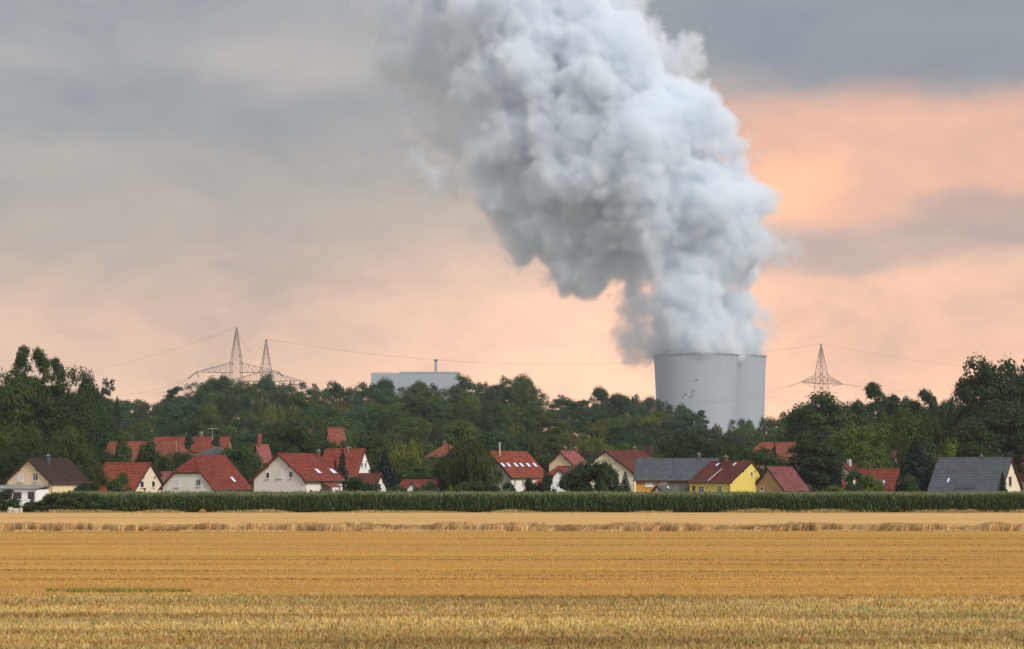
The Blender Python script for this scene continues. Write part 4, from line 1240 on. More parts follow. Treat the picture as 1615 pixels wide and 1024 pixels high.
T('broad', 531, 694, 44, 436, 'olive crown right under the red roof highest up among the trees', (1.1, 1.0, .65))
T('broad', 505, 690, 44, 440, 'dark crown left under the red roof highest up among the trees', (.8, .85, .6))
T('broad', 590, 690, 60, 460, 'olive crown behind the steep white gable', (1.0, .95, .6))
T('dome', 457, 662, 104, 418, 'big dark round tree behind the large pale house', (.68, .80, .62))
T('dome', 430, 690, 50, 414, 'dark lower crown left of the big dark round tree', (.66, .75, .55))
T('dome', 374, 700, 88, 392, 'bushy mid green tree between hipped grey roof and large pale house', (.85, .98, .72))
T('bush', 388, 735, 50, 375, 'dark olive shrub just above the half-hipped roof', (.7, .75, .5))
T('dome', 288, 710, 50, 392, 'dark round tree above the left part of the half-hipped roof', (.6, .72, .55))
T('bush', 262, 728, 30, 388, 'small dark shrub left of the dark round tree', DK)
T('column', 298, 690, 15, 455, 'clipped dark yew before the long red roof, left one', (.7, .8, .7))
T('column', 341, 691, 14, 455, 'clipped dark yew before the long red roof, right one', (.7, .8, .7))
T('bush', 187, 751, 40, 331, 'loose green shrub before the long red roof', (1.0, 1.15, .8))
T('willow', 150, 728, 44, 345, 'grey green drooping tree between brown and red roofs', (.8, .9, .8))
T('bush', 130, 766, 36, 334, 'low shrub at the right corner of the cream house', DK)
T('bush', 236, 703, 44, 420, 'thin olive shrub before the wide orange roof', (.95, .9, .6))
T('bush', 196, 702, 40, 418, 'olive shrub before the left end of the wide orange roof', (.9, .95, .6))
# bushes on the field edge at the left
for i, (px, yt, w, D_, tn, lb) in enumerate(((4, 775, 46, 302, DK, 'dark shrub cut by the left edge below the conservatory'), (22, 790, 30, 300, (.7, .8, .6), 'low shrub behind the pale boulders'), (46, 795, 30, 299, (.62, .72, .52), 'low shrub under the white terrace wall'),
        (66, 790, 30, 300, (.7, .8, .55), 'shrub right of the white terrace wall'), (88, 779, 40, 300, (.75, .9, .6), 'shrub in the field edge hedge under the brown roofed house corner'), (110, 779, 40, 299, (.9, 1.0, .65), 'lighter shrub in the field edge hedge under the cream side wall'),
        (132, 779, 38, 299, (.85, .85, .6), 'olive shrub in the field edge hedge where the cream wall ends'), (152, 781, 34, 298.5, (.8, 1.0, .65), 'last shrub of the field edge hedge before the maize'))):
    T('bush', px, yt, w, D_, lb, tn, 'shrubs of the left field edge hedge')
# left wood edge
T('poplar', 38, 545, 46, 430, 'tallest tree at the left with pointed light tipped crown', (.95, 1.05, .75))
T('poplar', 62, 549, 44, 432, 'second tall pointed crown at the left, right of the tallest', (.9, .98, .7))
T('poplar', 88, 564, 44, 436, 'third pointed crown at the left, a little lower', (.8, .9, .68))
T('openoak', 112, 574, 52, 440, 'open crowned tree on the slope of the left tree group', (.7, .8, .65))
T('broad', 136, 592, 46, 444, 'low right shoulder of the left tree group', (.7, .78, .65))
T('openoak', 8, 580, 60, 425, 'open crown at the left edge beside the tallest tree', (.8, .85, .6))
T('broad', 28, 612, 90, 415, 'broad olive crown under the tallest trees at the left', (.85, .9, .6))
T('broad', 85, 625, 90, 418, 'broad dark crown under the pointed crowns at the left', (.62, .7, .5))
T('pine', 167, 593, 30, 620, 'dark pine standing out right of the left tree group', (.7, .75, .9))
T('poplar', 185, 610, 10, 640, 'tiny pointed poplar right of the dark pine', DK)
T('dome', 158, 632, 66, 450, 'blue green round crown right of the left tree group', (.7, .95, .85))
T('broad', 122, 650, 60, 425, 'dark crown between olive and blue green trees at the left', (.6, .68, .5))
T('broad', 10, 668, 70, 395, 'olive yellow crown at the left edge above the conservatory', (1.15, 1.05, .55))
T('dome', 55, 672, 66, 392, 'olive crown above the brown roof, left part', (.9, .9, .5))
T('dome', 110, 668, 66, 396, 'yellow olive crown above the right end of the brown roof', (1.25, 1.15, .6))
T('dome', 20, 700, 60, 380, 'dark crown directly behind the conservatory gable', (.62, .68, .45))
T('dome', 75, 698, 60, 382, 'dark olive crown directly behind the brown ridge', (.7, .74, .48))
T('dome', 135, 700, 60, 385, 'green crown between brown roof and wide orange roof', (.85, .92, .55))
T('dome', 165, 708, 50, 388, 'dark round crown at the left end of the wide orange roof', (.6, .65, .45))
T('dome', 185, 722, 56, 378, 'dark olive shrubby crown above the long red roof', (.65, .7, .5))

ORD = ['first', 'second', 'third', 'fourth', 'fifth', 'sixth', 'seventh', 'eighth']
for i in range(8):
    T('broad', 1668 + i * 30, 655 - 6 * (i % 3), 56, 372 + 9 * (i % 2), '%s tree of the row running on past the right picture edge' % ORD[i], (.75, .85, .6), 'trees continuing past the right edge')
for i in range(6):
    T('broad', -40 - i * 34, 640 + 9 * (i % 3), 66, 400, '%s tree of the row running on past the left picture edge' % ORD[i], (.75, .85, .6), 'trees continuing past the left edge')
# wood on the rise behind
SKY = [(-60, 600), (0, 600), (140, 615), (200, 627), (215, 622), (240, 613), (262, 618), (280, 606), (310, 601), (345, 599), (370, 592), (400, 599), (430, 590), (460, 602), (500, 599), (530, 601), (560, 604), (590, 603),
       (605, 598), (620, 606), (650, 600), (690, 604), (718, 604), (740, 586), (762, 600), (790, 592), (820, 590), (848, 600), (862, 628), (880, 622), (910, 620), (940, 608), (960, 620), (985, 612), (1010, 613),
       (1030, 624), (1060, 637), (1080, 642), (1105, 641), (1130, 652), (1160, 659), (1200, 656), (1230, 649), (1255, 640), (1300, 632), (1400, 625), (1520, 620), (1700, 620)]
def sky_y(x):
    return float(np.interp(x, [a for a, _ in SKY], [b for _, b in SKY]))
LAND = [(-120, 'the far left'), (0, 'the left picture edge'), (60, 'the brown roofed cream house'), (120, 'the brown roof end'), (190, 'the wide orange roof'), (245, 'the orange roof hip'), (300, 'the left clipped yew'),
        (345, 'the right clipped yew'), (374, 'the tallest pylon'), (420, 'the second pylon'), (470, 'the large pale house'), (520, 'the steep red roof'), (570, 'the steep white gable'), (607, 'the large blue black spruce'),
        (650, 'the little low white gable'), (690, 'the power station chimney'), (740, 'the feathery weeping tree'), (790, 'the steel flue'), (832, 'the six-skylight roof'), (885, 'the twin chimneys'), (935, 'the large garden bush'),
        (985, 'the blue grey spruce'), (1035, 'the tower left rim'), (1083, 'the very dark round tree'), (1125, 'the roof of the yellow house'), (1165, 'the cooling tower seam'), (1210, 'the yellow gable'),
        (1250, 'the wine red roof'), (1290, 'the right hand pylon'), (1350, 'the light green tree'), (1405, 'the narrow cream gable'), (1445, 'the big blue black spruce'), (1500, 'the slate roof'), (1560, 'the tall dark pair'), (1610, 'the right picture edge'), (1740, 'the far right')]
ROWS = [(900, 0, 'on the skyline'), (790, 16, 'below the skyline'), (700, 34, 'on the upper slope'), (620, 52, 'at mid slope'), (550, 68, 'on the lower slope'), (490, 84, 'at the slope foot')]
TONES = [((.60, .70, .78), 'dark'), ((.8, .92, .85), 'dull green'), ((1.3, 1.4, 1.0), 'mid green'), ((1.45, 1.28, .75), 'olive'), ((.85, 1.1, 1.35), 'bluish green'), ((1.7, 1.65, 1.0), 'pale green'), ((1.25, 1.0, .8), 'brownish')]
seen = {}
def wood_label(px, row, kind, tone):
    k = min(LAND, key=lambda l: abs(l[0] - px)); d = px - k[0]
    rel = 'above' if abs(d) < 9 else ('left of' if d < 0 else 'right of')
    kn = {'broad': 'broadleaf', 'openoak': 'open-crowned tree', 'pine': 'pine', 'birch': 'birch', 'dome': 'round tree', 'poplar': 'poplar', 'willow': 'feathery tree'}[kind]
    l = '%s %s %s, %s %s' % (tone, kn, row, rel, k[1])
    seen[l] = seen.get(l, 0) + 1
    if seen[l] > 1:
        l += ', ' + ['', '', 'second one', 'third one', 'fourth one'][min(seen[l], 4)]
    return l
for ri, (D_, dy, rn) in enumerate(ROWS):
    x = -220 + rnd.uniform(0, 20)
    step0 = [27, 30, 33, 36, 40, 44][ri]
    while x < 1860:
        w = step0 * rnd.uniform(1.15, 1.75)
        kinds = ['broad', 'broad', 'broad', 'openoak', 'birch', 'dome', 'dome', 'poplar'] + (['pine'] if ri == 0 and 860 < x < 1010 else []) if ri < 2 else ['broad', 'broad', 'birch', 'birch', 'openoak', 'dome', 'dome', 'willow']
        k = rnd.choice(kinds)
        if ri == 0 and 590 < x < 720: k = rnd.choice(['broad', 'openoak', 'dome'])
        tn, tname = rnd.choice(TONES[:5] if ri < 2 else TONES)
        if 180 < x < 1060 or ri > 0:
            yt = sky_y(x) + dy + (rnd.uniform(-2, 6) if ri == 0 else rnd.uniform(-10, 12))
        else:
            yt = sky_y(x) + dy + rnd.uniform(-1, 5)
        # keep the cooling tower, the roofs and the openings free
        if ri == 0 and 1060 < x < 1240: yt = max(yt, sky_y(x)); w *= .8
        lim = 0
        for (a, b, yl) in ((150, 365, 690), (505, 545, 676), (655, 722, 701), (770, 830, 713), (862, 1030, 706), (1165, 1258, 699)):
            if a < x < b: lim = yl
        dd = D_ * rnd.uniform(.97, 1.03)
        if lim and ri == 5: yt = min(yt, lim - 6)
        T(k, x, yt, w * (1.0 if k != 'pine' else .75), dd, wood_label(x, rn, k, tname), tn, 'trees of the wood behind the village', zs=None)
        x += step0 * rnd.uniform(.75, 1.15)

# ------------------------------------------------------------------ pylons
def strut(mb, a, b, r=.09): mb.tube(a, b, r, n=4, cap=False)
def pylon(px, ytop, D, rot, ya_top, ya_bot, armL, armR, label, hang, gz=None):
    top = P(px, ytop, D); g = float(terrain(top.x, D)); H_ = top.z - g
    za1 = P(px, ya_top, D).z - g; za0 = P(px, ya_bot, D).z - g
    root = empty('power_pylon', (top.x, D, g), label, 'pylon', 'pylons of the high voltage line')
    root.rotation_euler.z = rot
    bw = 2.3     # half width of the waist
    def hw(z): return 4.2 + (bw - 4.2) * z / za0 if z < za0 else (bw if z < za1 else bw + (.12 - bw) * (z - za1) / (H_ - za1))
    mb = MB(); lv = [0]
    z = 0
    while z < H_ - 1:
        z += max(1.4, hw(z) * 1.5); lv.append(min(z, H_))
    lv[-1] = H_
    cs = ((-1, -1), (1, -1), (1, 1), (-1, 1))
    for a, b in zip(lv[:-1], lv[1:]):
        for i in range(4):
            c, d = cs[i], cs[(i + 1) % 4]
            p = Vector((c[0] * hw(a), c[1] * hw(a), a)); q = Vector((c[0] * hw(b), c[1] * hw(b), b))
            p2 = Vector((d[0] * hw(a), d[1] * hw(a), a)); q2 = Vector((d[0] * hw(b), d[1] * hw(b), b))
            strut(mb, p, q, .12); strut(mb, p, q2, .055); strut(mb, p2, q, .055); strut(mb, q, q2, .055)
    mb.build('mast', MT['lattice'], root)
    for sgn, L in ((-1, armL), (1, armR)):
        mb = MB(); ntip = 6
        tip = Vector((sgn * L, 0, za0 + .4))
        for sy in (-1, 1):
            lo = [Vector((sgn * bw, sy * bw, za0)).lerp(tip, i / ntip) for i in range(ntip + 1)]
            up = [Vector((sgn * bw, sy * bw, za1)).lerp(tip, i / ntip) for i in range(ntip + 1)]
            for i in range(ntip):
                strut(mb, lo[i], lo[i + 1], .13); strut(mb, up[i], up[i + 1], .11)
                strut(mb, lo[i], up[i], .07); strut(mb, up[i], lo[i + 1], .07)
                if sy == 1:
                    strut(mb, lo[i], Vector((lo[i].x, -lo[i].y, lo[i].z)), .07)
        mb.build('crossarm', MT['lattice'], root)
    R_ = Vector((math.cos(rot), math.sin(rot), 0))
    def tipw(s): return Vector((top.x, D, g + za0 + .3)) + R_ * s
    return root, Vector((top.x, D, g + H_)), tipw, za0
p1, top1, tip1, z1 = pylon(373, 516.5, 1000, R(-6), 572, 588, 17.8, 18.8, 'tallest lattice pylon with wide flat crossarm at the left', 1)
p2, top2, tip2, z2 = pylon(419.8, 535, 1060, R(-8), 586.5, 602, 17.8, 17.0, 'second lattice pylon standing close behind the tallest one', 1)
p3, top3, tip3, z3 = pylon(1295, 542.5, 1125, R(48), 591, 605.5, 17.5, 18.5, 'lone lattice pylon with short arms right of the cooling towers', 1)
def wire(a, b, sag, label, r=.033, group='overhead wires'):
    mb = MB(); n = 40; a = Vector(a); b = Vector(b)
    pts = [a.lerp(b, i / n) - Vector((0, 0, 4 * sag * (i / n) * (1 - i / n))) - a for i in range(n + 1)]
    for i in range(n): mb.tube(pts[i], pts[i + 1], r, n=4, cap=False)
    setp(mb.build('overhead_wire', MT['wire'], None, a), label, 'wire', group)
def string(a, b, label, r=.32):
    """insulator string: discs on a rod"""
    mb = MB(); a = Vector(a); b = Vector(b); n = 9; L = b - a
    mb.tube((0, 0, 0), L, .06, n=4)
    for i in range(n): mb.tube(L * ((i + .5) / n), L * ((i + .5) / n) + L.normalized() * .16, r, r * .6, n=8)
    setp(mb.build('insulator_string', MT['lattice'], None, a), label, 'insulator', 'insulator strings on the pylons')
wire(top1, P(60, 599, 1080), 3, 'earth wire falling to the left from the tallest pylon')
wire(top1, top2, 8, 'earth wire sagging between the two left pylons')
wire(top2, top3, 11, 'long earth wire between the left pylons and the right hand pylon', .05)
wire(top3, P(1560, 582, 1180), 1.2, 'earth wire falling to the right from the right hand pylon')
q = P(296, 598, 985); string(tip1(-17.8), q, 'insulator string pulled left from the tallest pylon crossarm'); wire(q, P(205, 622, 940), 1, 'pair of phase wires leaving the tallest pylon to the left, upper'); wire(q, P(222, 624, 940), 2, 'phase wire leaving the tallest pylon to the left, lower')
q = P(313, 596, 1000); string(tip1(-17.5), q, 'short hanging insulator loop at the left arm tip of the tallest pylon', .25)
q = P(447, 594, 1030); string(tip1(18.5), q, 'insulator string at the right arm tip of the tallest pylon')
wire(q, P(520, 602, 1050), 2, 'phase wire leaving the right arm of the tallest pylon')
q = P(1242, 610.5, 1110); string(tip3(-17.3), q, 'insulator string pulled left from the right hand pylon')
wire(q, P(1020, 640, 1060), 3, 'phase wire crossing the cooling tower, lower'); wire(q + Vector((0, 0, .3)), P(1030, 636, 1060), 2, 'phase wire crossing the cooling tower, upper')
q = P(1286, 611.5, 1110); string(tip3(-16.9), q, 'insulator string pointing inwards under the left arm of the right hand pylon')
wire(P(1286, 611.5, 1110), P(1100, 634, 1060), 2, 'third phase wire crossing the cooling tower to the right hand pylon')
q = P(1357, 609.5, 1140); string(tip3(18.3), q, 'insulator string pulled right from the right hand pylon')
wire(q, P(1440, 616, 1150), 1, 'phase wire leaving the right hand pylon to the right')
q = P(1312, 609, 1140); string(tip3(18.0), q, 'insulator string pointing inwards under the right arm of the right hand pylon')

# ------------------------------------------------------------------ power station
def cooling_tower(px, hwpx, ytop, D, label):
    top = P(px, ytop, D); g = float(terrain(top.x, D)); H_ = top.z - g; rt = hwpx / FPX * D
    nrib = 88; seg = nrib * 4; nz = 30
    zth = H_ * .42; rth = rt * .945
    zs_ = np.linspace(6, H_, nz)
    cc_ = (H_ - zth) / math.sqrt((rt / rth) ** 2 - 1)
    cb = zth / math.sqrt(1.36 ** 2 - 1)
    rr = np.where(zs_ > zth, rth * np.sqrt(1 + ((zs_ - zth) / cc_) ** 2), rth * np.sqrt(1 + ((zs_ - zth) / cb) ** 2))
    an = np.arange(seg) * 2 * PI / seg
    rib = np.where(np.arange(seg) % 4 == 0, .18, 0.0)
    Rr = rr[:, None] + rib[None]
    v = np.stack([Rr * np.cos(an), Rr * np.sin(an), np.repeat(zs_[:, None], seg, 1)], 2).reshape(-1, 3)
    i, j = np.meshgrid(np.arange(seg), np.arange(nz - 1)); a = (j * seg + i).ravel(); b = (j * seg + (i + 1) % seg).ravel()
    f = np.stack([a, b, b + seg, a + seg], 1)
    root = empty('cooling_tower', (top.x, D, g), label, 'cooling tower', 'cooling towers of the power station')
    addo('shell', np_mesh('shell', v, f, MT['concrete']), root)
    mb = MB(); n = 96; ro, ri = rt + 1.3, rt - 1.0
    for k in range(n):
        a0, a1 = 2 * PI * k / n, 2 * PI * (k + 1) / n
        c0, s0_, c1, s1_ = math.cos(a0), math.sin(a0), math.cos(a1), math.sin(a1)
        o0, o1, i0, i1 = (ro * c0, ro * s0_), (ro * c1, ro * s1_), (ri * c0, ri * s0_), (ri * c1, ri * s1_)
        z0_, z1_ = H_ - 1.6, H_
        mb.poly([o0 + (z0_,), o1 + (z0_,), o1 + (z1_,), o0 + (z1_,)]); mb.poly([o0 + (z1_,), o1 + (z1_,), i1 + (z1_,), i0 + (z1_,)])
        mb.poly([i0 + (z1_,), i1 + (z1_,), i1 + (z0_,), i0 + (z0_,)])
    mb.build('rim', MT['concrete'], root)
    return root, rt, H_, top
ct1, rt1, hc1, tc1 = cooling_tower(1097.5, 66.3, 559.5, 3000, 'front cooling tower with flared rim, directly under the thick plume')
ct2, rt2, hc2, tc2 = cooling_tower(1149, 59, 561.5, 3180, 'rear cooling tower half hidden behind the right side of the front one')
for (px, py) in ((1099, 599), (1081, 622), (1091.5, 624), (1094, 616)):
    d = Vector(ray(px, py)); o_ = Vector((0, 0, EYE)); c = ct1.location
    # point on the shell seen there
    a = d.x ** 2 + d.y ** 2; bq = -2 * (c.x * d.x + c.y * d.y); cq = c.x ** 2 + c.y ** 2 - (rt1 * .985) ** 2
    disc = bq * bq - 4 * a * cq
    t_ = (-bq - math.sqrt(disc)) / (2 * a); p = o_ + d * t_ - c
    n_ = Vector((p.x, p.y, 0)).normalized()
    mb = MB(); tt = n_.cross(Vector((0, 0, 1)))
    mb.box(p - tt * .8 - Vector((0, 0, .9)) - n_ * .5, tt * 1.6, (0, 0, 1.8), n_ * 1.2); mb.build('service_hatch', MT['slate'], ct1)
# boiler house
D_ = 3000
a = P(585, 590, D_); b = P(725, 590, D_); zt = P(650, 588.3, D_).z
bh = empty('boiler_house', (a.x, D_, 0), 'long pale blue grey power station block rising behind the wood', 'building')
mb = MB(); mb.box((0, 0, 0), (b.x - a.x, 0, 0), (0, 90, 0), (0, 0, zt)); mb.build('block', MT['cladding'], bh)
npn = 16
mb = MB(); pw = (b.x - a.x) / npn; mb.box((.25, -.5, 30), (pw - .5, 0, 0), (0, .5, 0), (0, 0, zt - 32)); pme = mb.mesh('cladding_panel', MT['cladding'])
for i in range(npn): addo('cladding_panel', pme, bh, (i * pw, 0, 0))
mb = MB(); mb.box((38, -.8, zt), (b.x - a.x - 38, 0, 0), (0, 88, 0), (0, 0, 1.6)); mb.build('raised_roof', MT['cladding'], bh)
for i, (xx, w_, h_) in enumerate(((4, 1.2, 1.8), (8, 1.5, 1.5), (12, 1.0, 2.0), (16, 2, 1.2), (20, 1, 1.8), (24, 1.6, 1.4))):
    mb = MB(); mb.box((xx, 4, zt), (w_, 0, 0), (0, 3, 0), (0, 0, h_)); mb.build('roof_vent', MT['cladding'], bh)
c = P(687.5, 588, D_ - 0); zc = P(687.5, 567, D_).z
ch = empty('power_station_chimney', (c.x, D_ + 120, 0), 'slim pale chimney sticking up behind the boiler house', 'chimney')
k = (D_ + 120) / D_; ch.location.x = c.x * k
zc = P(687.5, 567, D_ + 120).z
mb = MB(); mb.tube((0, 0, 0), (0, 0, zc - 2), 2.2, 1.9, n=16); mb.build('stack', MT['concrete'], ch)
mb = MB(); mb.tube((0, 0, zc - 2.4), (0, 0, zc), 2.5, 2.5, n=16); mb.build('stack_top', MT['slate'], ch)
# ------------------------------------------------------------------ steam plume: one fog grid, filled from a cloud of points and eroded by rounded noise
PL_D = 3000.0
MAIN = [(1095, 552, 56, 0), (1150, 556, 40, 185), (1055, 548, 34, 0), (1172, 545, 34, 185), (1150, 528, 36, 120), (1128, 535, 34, 30), (1092, 505, 66, 0), (1130, 500, 52, 50), (1075, 462, 52, -20), (1110, 455, 56, 0), (1135, 440, 36, 10),
        (1100, 405, 74, 0), (1050, 385, 72, 0), (1145, 395, 58, 20), (1000, 405, 52, 10), (948, 412, 52, 20), (905, 402, 44, 30), (985, 425, 44, 20), (880, 395, 34, 30),
        (1105, 335, 88, -10), (1030, 320, 100, 0), (950, 350, 80, 20), (890, 350, 62, 30), (845, 362, 46, 40), (825, 385, 26, 50), (1155, 320, 50, 10), (1150, 265, 44, 10), (1090, 250, 86, -20), (1010, 240, 110, -20),
        (920, 270, 100, 20), (850, 285, 76, 40), (812, 335, 40, 50), (790, 270, 50, 50), (1110, 200, 44, 0), (1092, 165, 30, 0), (1050, 170, 66, 0), (980, 160, 96, -10), (900, 180, 110, 10), (820, 200, 88, 30), (770, 200, 54, 60),
        (760, 140, 62, 60), (840, 110, 104, 20), (930, 100, 86, 0), (1000, 110, 46, 0), (1030, 88, 22, 10), (740, 90, 60, 80), (800, 40, 100, 40), (880, 30, 86, 20), (720, 20, 70, 90), (780, -60, 110, 60), (860, -60, 90, 40), (700, -90, 90, 90), (760, -150, 110, 80)]
THIN = [(1010, 490, 26, 60), (1000, 525, 26, 70), (995, 545, 18, 60), (1020, 555, 22, 40), (990, 500, 22, 80), (1000, 468, 20, 80), (1192, 535, 20, 185), (1185, 505, 22, 150), (1190, 375, 34, 50), (1208, 388, 26, 80), (1226, 390, 12, 80), (1190, 310, 22, 70), (930, 432, 28, 60), (885, 424, 22, 60), (822, 380, 26, 70),
        (795, 310, 30, 80), (745, 225, 42, 90), (690, 150, 60, 110), (660, 90, 60, 130), (640, 30, 60, 140), (690, 60, 80, 110), (620, 90, 40, 140), (700, 195, 36, 110), (610, 0, 60, 150), (1060, 100, 34, 60), (1080, 85, 22, 60), (960, 40, 60, 80), (1000, 60, 40, 80), (650, -60, 80, 120), (900, -30, 80, 60),
        (683, 288, 36, 60), (700, 298, 29, 60), (666, 270, 25, 60), (656, 252, 19, 60)]
PR = 14.0      # radius carried by every fill point, metres
def fill_points(main, seed, step=11.0):
    r_ = np.random.default_rng(seed); out = []
    for (px, py, rp, dy) in main:
        D = PL_D + dy; c = np.array(P(px, py, D)); r0 = max(1.0, rp / FPX * D - PR - 2)
        n = int(max(3, 4.19 * r0 ** 3 / step ** 3 * 1.1))
        d = sph(n, r_) * (r_.random((n, 1)) ** (1 / 3)) * r0 * np.array([1, .8, 1])
        out.append(c + d)
        n2 = int(max(4, 12.6 * r0 ** 2 / step ** 2)); out.append(c + sph(n2, r_) * r0 * np.array([1, .8, 1]))
    return np.concatenate(out)
PM, PT = fill_points(MAIN, 3), fill_points(THIN, 4)
def cloud_material(name, dens, col):
    m = bpy.data.materials.new(name); m.use_nodes = True; t = m.node_tree; t.nodes.clear()
    out = N(t, 'ShaderNodeOutputMaterial'); pv = N(t, 'ShaderNodeVolumePrincipled')
    pv.inputs['Color'].default_value = col; pv.inputs['Anisotropy'].default_value = 0.0
    pv.inputs['Density Attribute'].default_value = 'density'
    pv.inputs['Density'].default_value = dens
    t.links.new(pv.outputs[0], out.inputs['Volume'])
    return m
VOX = 2.9
def point_object_mesh(name, pts):
    me = bpy.data.meshes.new(name); me.from_pydata(pts.tolist(), [], []); return me
_allp = np.concatenate([PM, PT]); lo_, hi_ = _allp.min(0) - 34, _allp.max(0) + 34
lo_[2] = P(0, 585, PL_D).z; hi_[2] = min(hi_[2], P(0, -110, PL_D).z)
steam = addo('steam_plume', point_object_mesh('steam_points', _allp)); steam['kind'] = 'stuff'
at = steam.data.attributes.new('thin', 'FLOAT', 'POINT')
at.data.foreach_set('value', np.concatenate([np.zeros(len(PM)), np.ones(len(PT))]).astype(np.float32))
STEAM = cloud_material('steam', 0.10, (.935, .968, 1, 1))
steam.data.materials.append(STEAM)
ng = bpy.data.node_groups.new('steam_build', 'GeometryNodeTree')
ng.interface.new_socket('Geometry', in_out='INPUT', socket_type='NodeSocketGeometry')
ng.interface.new_socket('Geometry', in_out='OUTPUT', socket_type='NodeSocketGeometry')
nd, lk = ng.nodes, ng.links
gi, go = nd.new('NodeGroupInput'), nd.new('NodeGroupOutput')
def G(op, a, b=None, c=None, clamp=False):
    n = nd.new('ShaderNodeMath'); n.operation = op; n.use_clamp = clamp
    for s_, v_ in zip(n.inputs, (a, b, c)):
        if v_ is None: continue
        if isinstance(v_, bpy.types.NodeSocket): lk.new(v_, s_)
        else: s_.default_value = v_
    return n.outputs[0]
def GV(op, a, b):
    n = nd.new('ShaderNodeVectorMath'); n.operation = op
    for s_, v_ in zip(n.inputs, (a, b)):
        if isinstance(v_, bpy.types.NodeSocket): lk.new(v_, s_)
        else: s_.default_value = v_
    return n.outputs[0]
pos = nd.new('GeometryNodeInputPosition').outputs[0]
# domain warp so the lumps are torn and unequal
wz = nd.new('ShaderNodeTexNoise'); wz.inputs['Scale'].default_value = .016; wz.inputs['Detail'].default_value = 4; wz.inputs['Roughness'].default_value = .55; lk.new(pos, wz.inputs['Vector'])
wv = GV('SUBTRACT', wz.outputs['Color'], (.5, .5, .5)); sc_ = nd.new('ShaderNodeVectorMath'); sc_.operation = 'SCALE'; lk.new(wv, sc_.inputs[0]); sc_.inputs['Scale'].default_value = 46
wp = GV('ADD', pos, sc_.outputs[0])
def sep_points(flag):
    sg = nd.new('GeometryNodeSeparateGeometry'); sg.domain = 'POINT'; lk.new(gi.outputs[0], sg.inputs[0])
    na = nd.new('GeometryNodeInputNamedAttribute'); na.data_type = 'FLOAT'; na.inputs[0].default_value = 'thin'
    cp = G('GREATER_THAN', na.outputs[0], .5); lk.new(cp, sg.inputs[1])
    src = sg.outputs[0] if flag else sg.outputs[1]
    pr = nd.new('GeometryNodeProximity'); pr.target_element = 'POINTS'; lk.new(src, pr.inputs[0])
    lk.new(wp, pr.inputs['Sample Position' if 'Sample Position' in pr.inputs else 'Source Position'])
    return pr.outputs['Distance']
dM, dT = sep_points(False), sep_points(True)
def bump(scale, amp, smooth=.0):
    v = nd.new('ShaderNodeTexVoronoi'); v.feature = 'F1'; v.inputs['Scale'].default_value = scale; lk.new(wp, v.inputs['Vector'])
    return G('MULTIPLY', G('SUBTRACT', v.outputs['Distance'], .5), amp)
fn = nd.new('ShaderNodeTexNoise'); fn.inputs['Scale'].default_value = .055; fn.inputs['Detail'].default_value = 5; fn.inputs['Roughness'].default_value = .65; lk.new(pos, fn.inputs['Vector'])
fine = G('MULTIPLY', G('SUBTRACT', fn.outputs[0], .5), 1.0)
bumps = G('ADD', G('ADD', bump(.014, 34), bump(.036, 17)), G('ADD', bump(.085, 8), bump(.16, 3.5)))
# how frayed: crisp on the right, soft towards upper left
sx = nd.new('ShaderNodeSeparateXYZ'); lk.new(pos, sx.inputs[0])
def GR(v, a, b, c, d):
    n = nd.new('ShaderNodeMapRange'); n.interpolation_type = 'SMOOTHSTEP'; lk.new(v, n.inputs[0])
    for i, q in enumerate((a, b, c, d)): n.inputs[i + 1].default_value = q
    return n.outputs[0]
xa, xb = P(660, 300, PL_D).x, P(850, 300, PL_D).x
soft = GR(G('SUBTRACT', sx.outputs[0], G('MULTIPLY', G('SUBTRACT', sx.outputs[2], 150), -.05)), xa, xb, 1.0, 0.0)
width = G('MULTIPLY_ADD', soft, 22, 7)
fineA = G('MULTIPLY', fine, G('MULTIPLY_ADD', soft, 60, 20))
dm = G('ADD', G('ADD', G('SUBTRACT', G('SUBTRACT', dM, PR + 9), G('MULTIPLY', soft, 8)), bumps), fineA)
denM = G('DIVIDE', G('MULTIPLY', dm, -1), width, clamp=True)
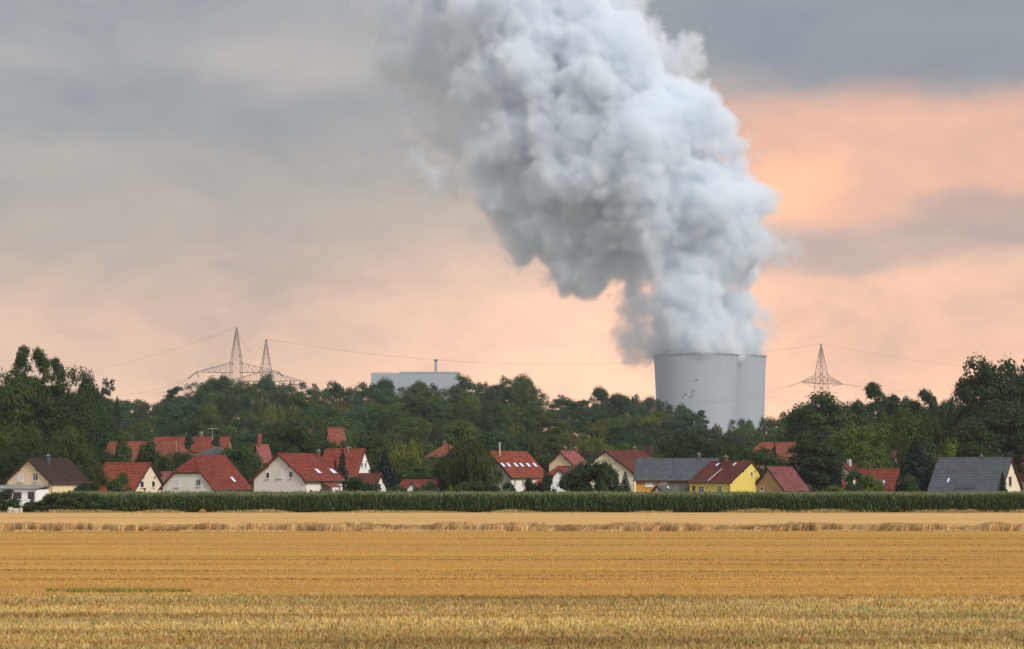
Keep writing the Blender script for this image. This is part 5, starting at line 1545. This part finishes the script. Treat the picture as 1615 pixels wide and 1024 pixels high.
denM = G('MULTIPLY', denM, G('MULTIPLY_ADD', soft, -.38, 1.0))
dt = G('ADD', G('ADD', G('SUBTRACT', dT, PR + 10), G('MULTIPLY', bumps, .8)), G('MULTIPLY', fine, 85))
denT = G('MULTIPLY', G('DIVIDE', G('MULTIPLY', dt, -1), 22, clamp=True), .6)
zr_ = sx.outputs[2]
hz_ = GR(zr_, P(0, 566, PL_D).z - 4, P(0, 556, PL_D).z, 0.0, 1.0)
keepT = GR(zr_, P(0, 585, PL_D).z, P(0, 570, PL_D).z, 0.0, 1.0)
den = G('MAXIMUM', G('MULTIPLY', denM, hz_), G('MULTIPLY', denT, keepT))
vc = nd.new('GeometryNodeVolumeCube'); lk.new(den, vc.inputs['Density']); vc.inputs['Background'].default_value = 0
vc.inputs['Min'].default_value = tuple(lo_); vc.inputs['Max'].default_value = tuple(hi_)
for k_, nm in enumerate(('Resolution X', 'Resolution Y', 'Resolution Z')):
    vc.inputs[nm].default_value = int((hi_[k_] - lo_[k_]) / VOX)
print('PLUME GRID', [int((hi_[k_] - lo_[k_]) / VOX) for k_ in range(3)], len(PM), len(PT))
sm = nd.new('GeometryNodeSetMaterial'); sm.inputs['Material'].default_value = STEAM; lk.new(vc.outputs[0], sm.inputs[0]); lk.new(sm.outputs[0], go.inputs[0])
md = steam.modifiers.new('build', 'NODES'); md.node_group = ng

# ------------------------------------------------------------------ haze
def volmat(name, dens, col=(1, 1, 1, 1)):
    m = bpy.data.materials.new(name); m.use_nodes = True; t = m.node_tree; t.nodes.clear()
    out = N(t, 'ShaderNodeOutputMaterial'); pv = N(t, 'ShaderNodeVolumePrincipled')
    pv.inputs['Color'].default_value = col; pv.inputs['Density'].default_value = dens
    t.links.new(pv.outputs[0], out.inputs['Volume'])
    return m
HZ = volmat('haze_air', 6.5e-5, (0.80, 0.92, 1.0, 1))
mb = MB(); mb.box((-2400, -300, -1.2), (4800, 0, 0), (0, 4800, 0), (0, 0, 960))
setp(mb.build('haze', HZ), kind='stuff')
